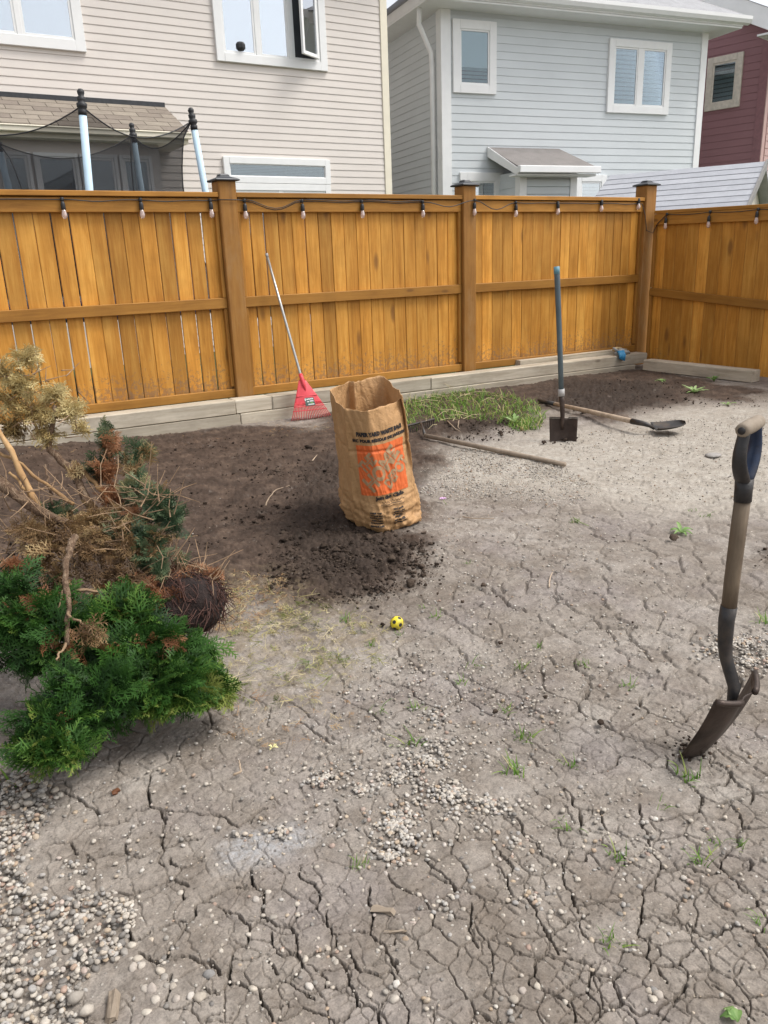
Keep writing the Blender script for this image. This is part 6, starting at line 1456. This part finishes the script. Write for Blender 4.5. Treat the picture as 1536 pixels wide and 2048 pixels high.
for x, y in in_px([(440, 1150), (560, 1150), (590, 1195), (520, 1260), (430, 1270)], 520)+in_px([(0, 880), (560, 845), (600, 870), (300, 900), (350, 960), (0, 940)], 160)+in_px([(430, 1400), (700, 1380), (760, 1440), (560, 1520), (440, 1480)], 60)+in_px([(540, 840), (680, 838), (670, 865), (520, 875)], 90):
    a = rc_.uniform(0, 6.28); ci.append((np.array([x, y, float(hbase(x, y))+rc_.uniform(.006, .016)]), np.array([math.cos(a), math.sin(a), rc_.uniform(-.1, .2)]), rc_.gauss(0, .5), rc_.uniform(.25, .6), rc_.random()))
V, F, T = scatter(ci, TS, rc_); tag(npmesh('dead_needles', V, F, leafmat('rusty_litter', [(0, (.18, .09, .04)), (.5, (.38, .22, .10)), (1, (.50, .40, .22))], .1), None, False, {'tint': T}), 'rusty dead needles littering the soil by the root ball and timbers', 'litter', kind='stuff')

# ------------------------------------------------------------------ twigs, chips, flower, stone
def twig(pts, r, label, mat=None):
    P = [gp(x, y, z) for x, y, z in pts]; o = bpy.data.objects.new('twig', None); m = MB(); b = P[0].copy(); b[2] = 0
    Q_ = []
    for i in range(len(P)-1):
        for f in np.linspace(0, 1, 4)[:(4 if i == len(P)-2 else 3)]: Q_.append(P[i]*(1-f)+P[i+1]*f-b+np.array([rng.gauss(0, .0015), rng.gauss(0, .0015), float(hbase(*(P[i][:2])))+.001]))
    bpy.data.objects.remove(o); o = m.tube(Q_, list(np.linspace(r, r*.5, len(Q_))), 7).obj('twig', mat or M_ashwood, None, True); o.location = tuple(b); return tag(o, label, 'twig')
twig([(531, 1012, .012), (538, 995, .02), (552, 978, .025), (580, 970, .012)], .0042, 'pale bent twig on the dark soil left of the paper bag')
twig([(624, 920, .012), (634, 908, .02)], .004, 'short straight pale twig on the soil beside the rake')
twig([(895, 842, .02), (912, 858, .025), (921, 862, .02)], .005, 'pale stick beside the garden rake head')
twig([(918, 841, .03), (916, 853, .03), (920, 858, .02)], .004, 'short upright stem in the dug soil by the grass')
twig([(925, 1030, .01), (950, 1034, .012), (988, 1034, .01)], .003, 'thin straw lying level on the grey grit')
twig([(1147, 1035, .01), (1160, 1044, .012), (1178, 1052, .01)], .003, 'greenish stem on the clay below the rake handle end', plain('green_stem', (.25, .32, .12), .7))
twig([(1098, 1180, .01), (1103, 1150, .012)], .003, 'thin straw standing lengthwise on the mid clay')
twig([(468, 1553, .01), (482, 1545, .016), (480, 1532, .02), (476, 1524, .012)], .0034, 'hooked pale twig on the clay below the shrub tips')
twig([(250, 1190, .03), (330, 1240, .03), (372, 1275, .02)], .003, 'thin dark stem beneath the root ball', M_twig)
sp_ = gp(1427, 913); stn = pebshape(ICO2, 3); V = stn[0]*np.array([.062, .055, .020])
o = npmesh('flat_stone', V+[0, 0, .006], stn[1], M_stone, None, True); o.location = (sp_[0], sp_[1], float(hbase(sp_[0], sp_[1]))); tag(o, 'flat grey stone lying alone on the pale clay', 'stone')
def chip(px_, py_, d, ang, label, mat):
    p = gp(px_, py_); mb = MB().box((0, 0, d[2]*.35), d); m = mb.mesh('wood_chip', False, .003); bm = bmesh.new(); bm.from_mesh(m)
    for v_ in bm.verts: v_.co += Vector((rng.gauss(0, .003), rng.gauss(0, .003), rng.gauss(0, .002)))
    bm.to_mesh(m); bm.free(); m.materials.append(mat); o = link(bpy.data.objects.new('wood_chip', m)); o.location = (p[0], p[1], float(hbase(p[0], p[1]))+.002); o.rotation_euler = (rng.gauss(0, .12), rng.gauss(0, .12), ang); return tag(o, label, 'wood chip')
chip(228, 2010, (.018, .060, .016), -.3, 'upright piece of weathered wood at the gravel edge, bottom left', M_greywood)
chip(765, 1822, (.016, .045, .008), .75, 'flat splinter of grey wood over a crack in the foreground', M_greywood)
chip(790, 1865, (.005, .045, .005), .9, 'thin sliver of grey wood beside the foreground crack', M_greywood)
chip(232, 1585, (.018, .012, .010), .4, 'small brown bark bit on the clay under the shrub tips', M_orange)
for x, y, s_, lb in ((150, 2000, .017, 'angular grey stone at the lower edge of the gravel bed'), (172, 2026, .015, 'pale angular stone beside the upright piece of wood'), (92, 1998, .013, 'ochre flat stone within the gravel bed')):
    p = gp(x, y); V = ICO1[0]*s_*np.array([1, .8, .6]); V = V*(1+.22*np.sin(ICO1[0]@nr.randn(3)*4))[:, None]; o = npmesh('stone', V+[0, 0, s_*.35], ICO1[1], M_peb1, None, False); o.location = (p[0], p[1], float(hbase(p[0], p[1]))+.01); tag(o, lb, 'stone')
fp_ = gp(886, 1003); fl = thing('flower', 'tiny fallen pink flower right of the paper bag', 'flower', (fp_[0], fp_[1], float(hbase(*fp_[:2]))))
for k in range(6):
    a = k*1.047; c_, s_ = math.cos(a), math.sin(a)
    MB().add([(0, 0, .022), (c_*.012-s_*.008, s_*.012+c_*.008, .028), (c_*.024, s_*.024, .024), (c_*.012+s_*.008, s_*.012-c_*.008, .028)], [(0, 1, 2, 3)]).obj('petal', M_pink, fl)
MB().tube([(0, 0, .022), (-.008, -.02, .012), (-.012, -.05, .004)], .0016, 5).obj('stem', plain('flower_stem', (.2, .26, .1), .7), fl)
yf = gp(546, 1500); fl = thing('fallen_blossom', 'small pale yellow curled leaf on the clay', 'leaf', (yf[0], yf[1], float(hbase(*yf[:2]))))
for k in range(4):
    a = k*1.7+.4; c_, s_ = math.cos(a), math.sin(a)
    MB().add([(0, 0, .004), (c_*.009-s_*.004, s_*.009+c_*.004, .010), (c_*.017, s_*.017, .006), (c_*.009+s_*.004, s_*.009-c_*.004, .009)], [(0, 1, 2, 3)]).obj('petal', plain('pale_yellow', (.62, .56, .25), .7), fl)
# tan board edging at the extreme left, nearest the house
e0_, e1_ = gp(-14, 2120), gp(-1, 1925); ed_ = e1_-e0_
o = plank('edging_board', .75, .06, .04, plain('tan_edging', (.55, .44, .26), .6, var=.1), None, Matrix.Identity(4), .004)
o.matrix_world = Matrix.Translation((e1_[0]-.032, e1_[1], .0)) @ Matrix.Rotation(math.atan2(-ed_[1], -ed_[0])-math.pi/2, 4, 'Z') @ Matrix(((1, 0, 0, 0), (0, 0, 1, 0), (0, 1, 0, 0), (0, 0, 0, 1)))
tag(o, 'tan edging board at the lower left edge beside the gravel', 'board')
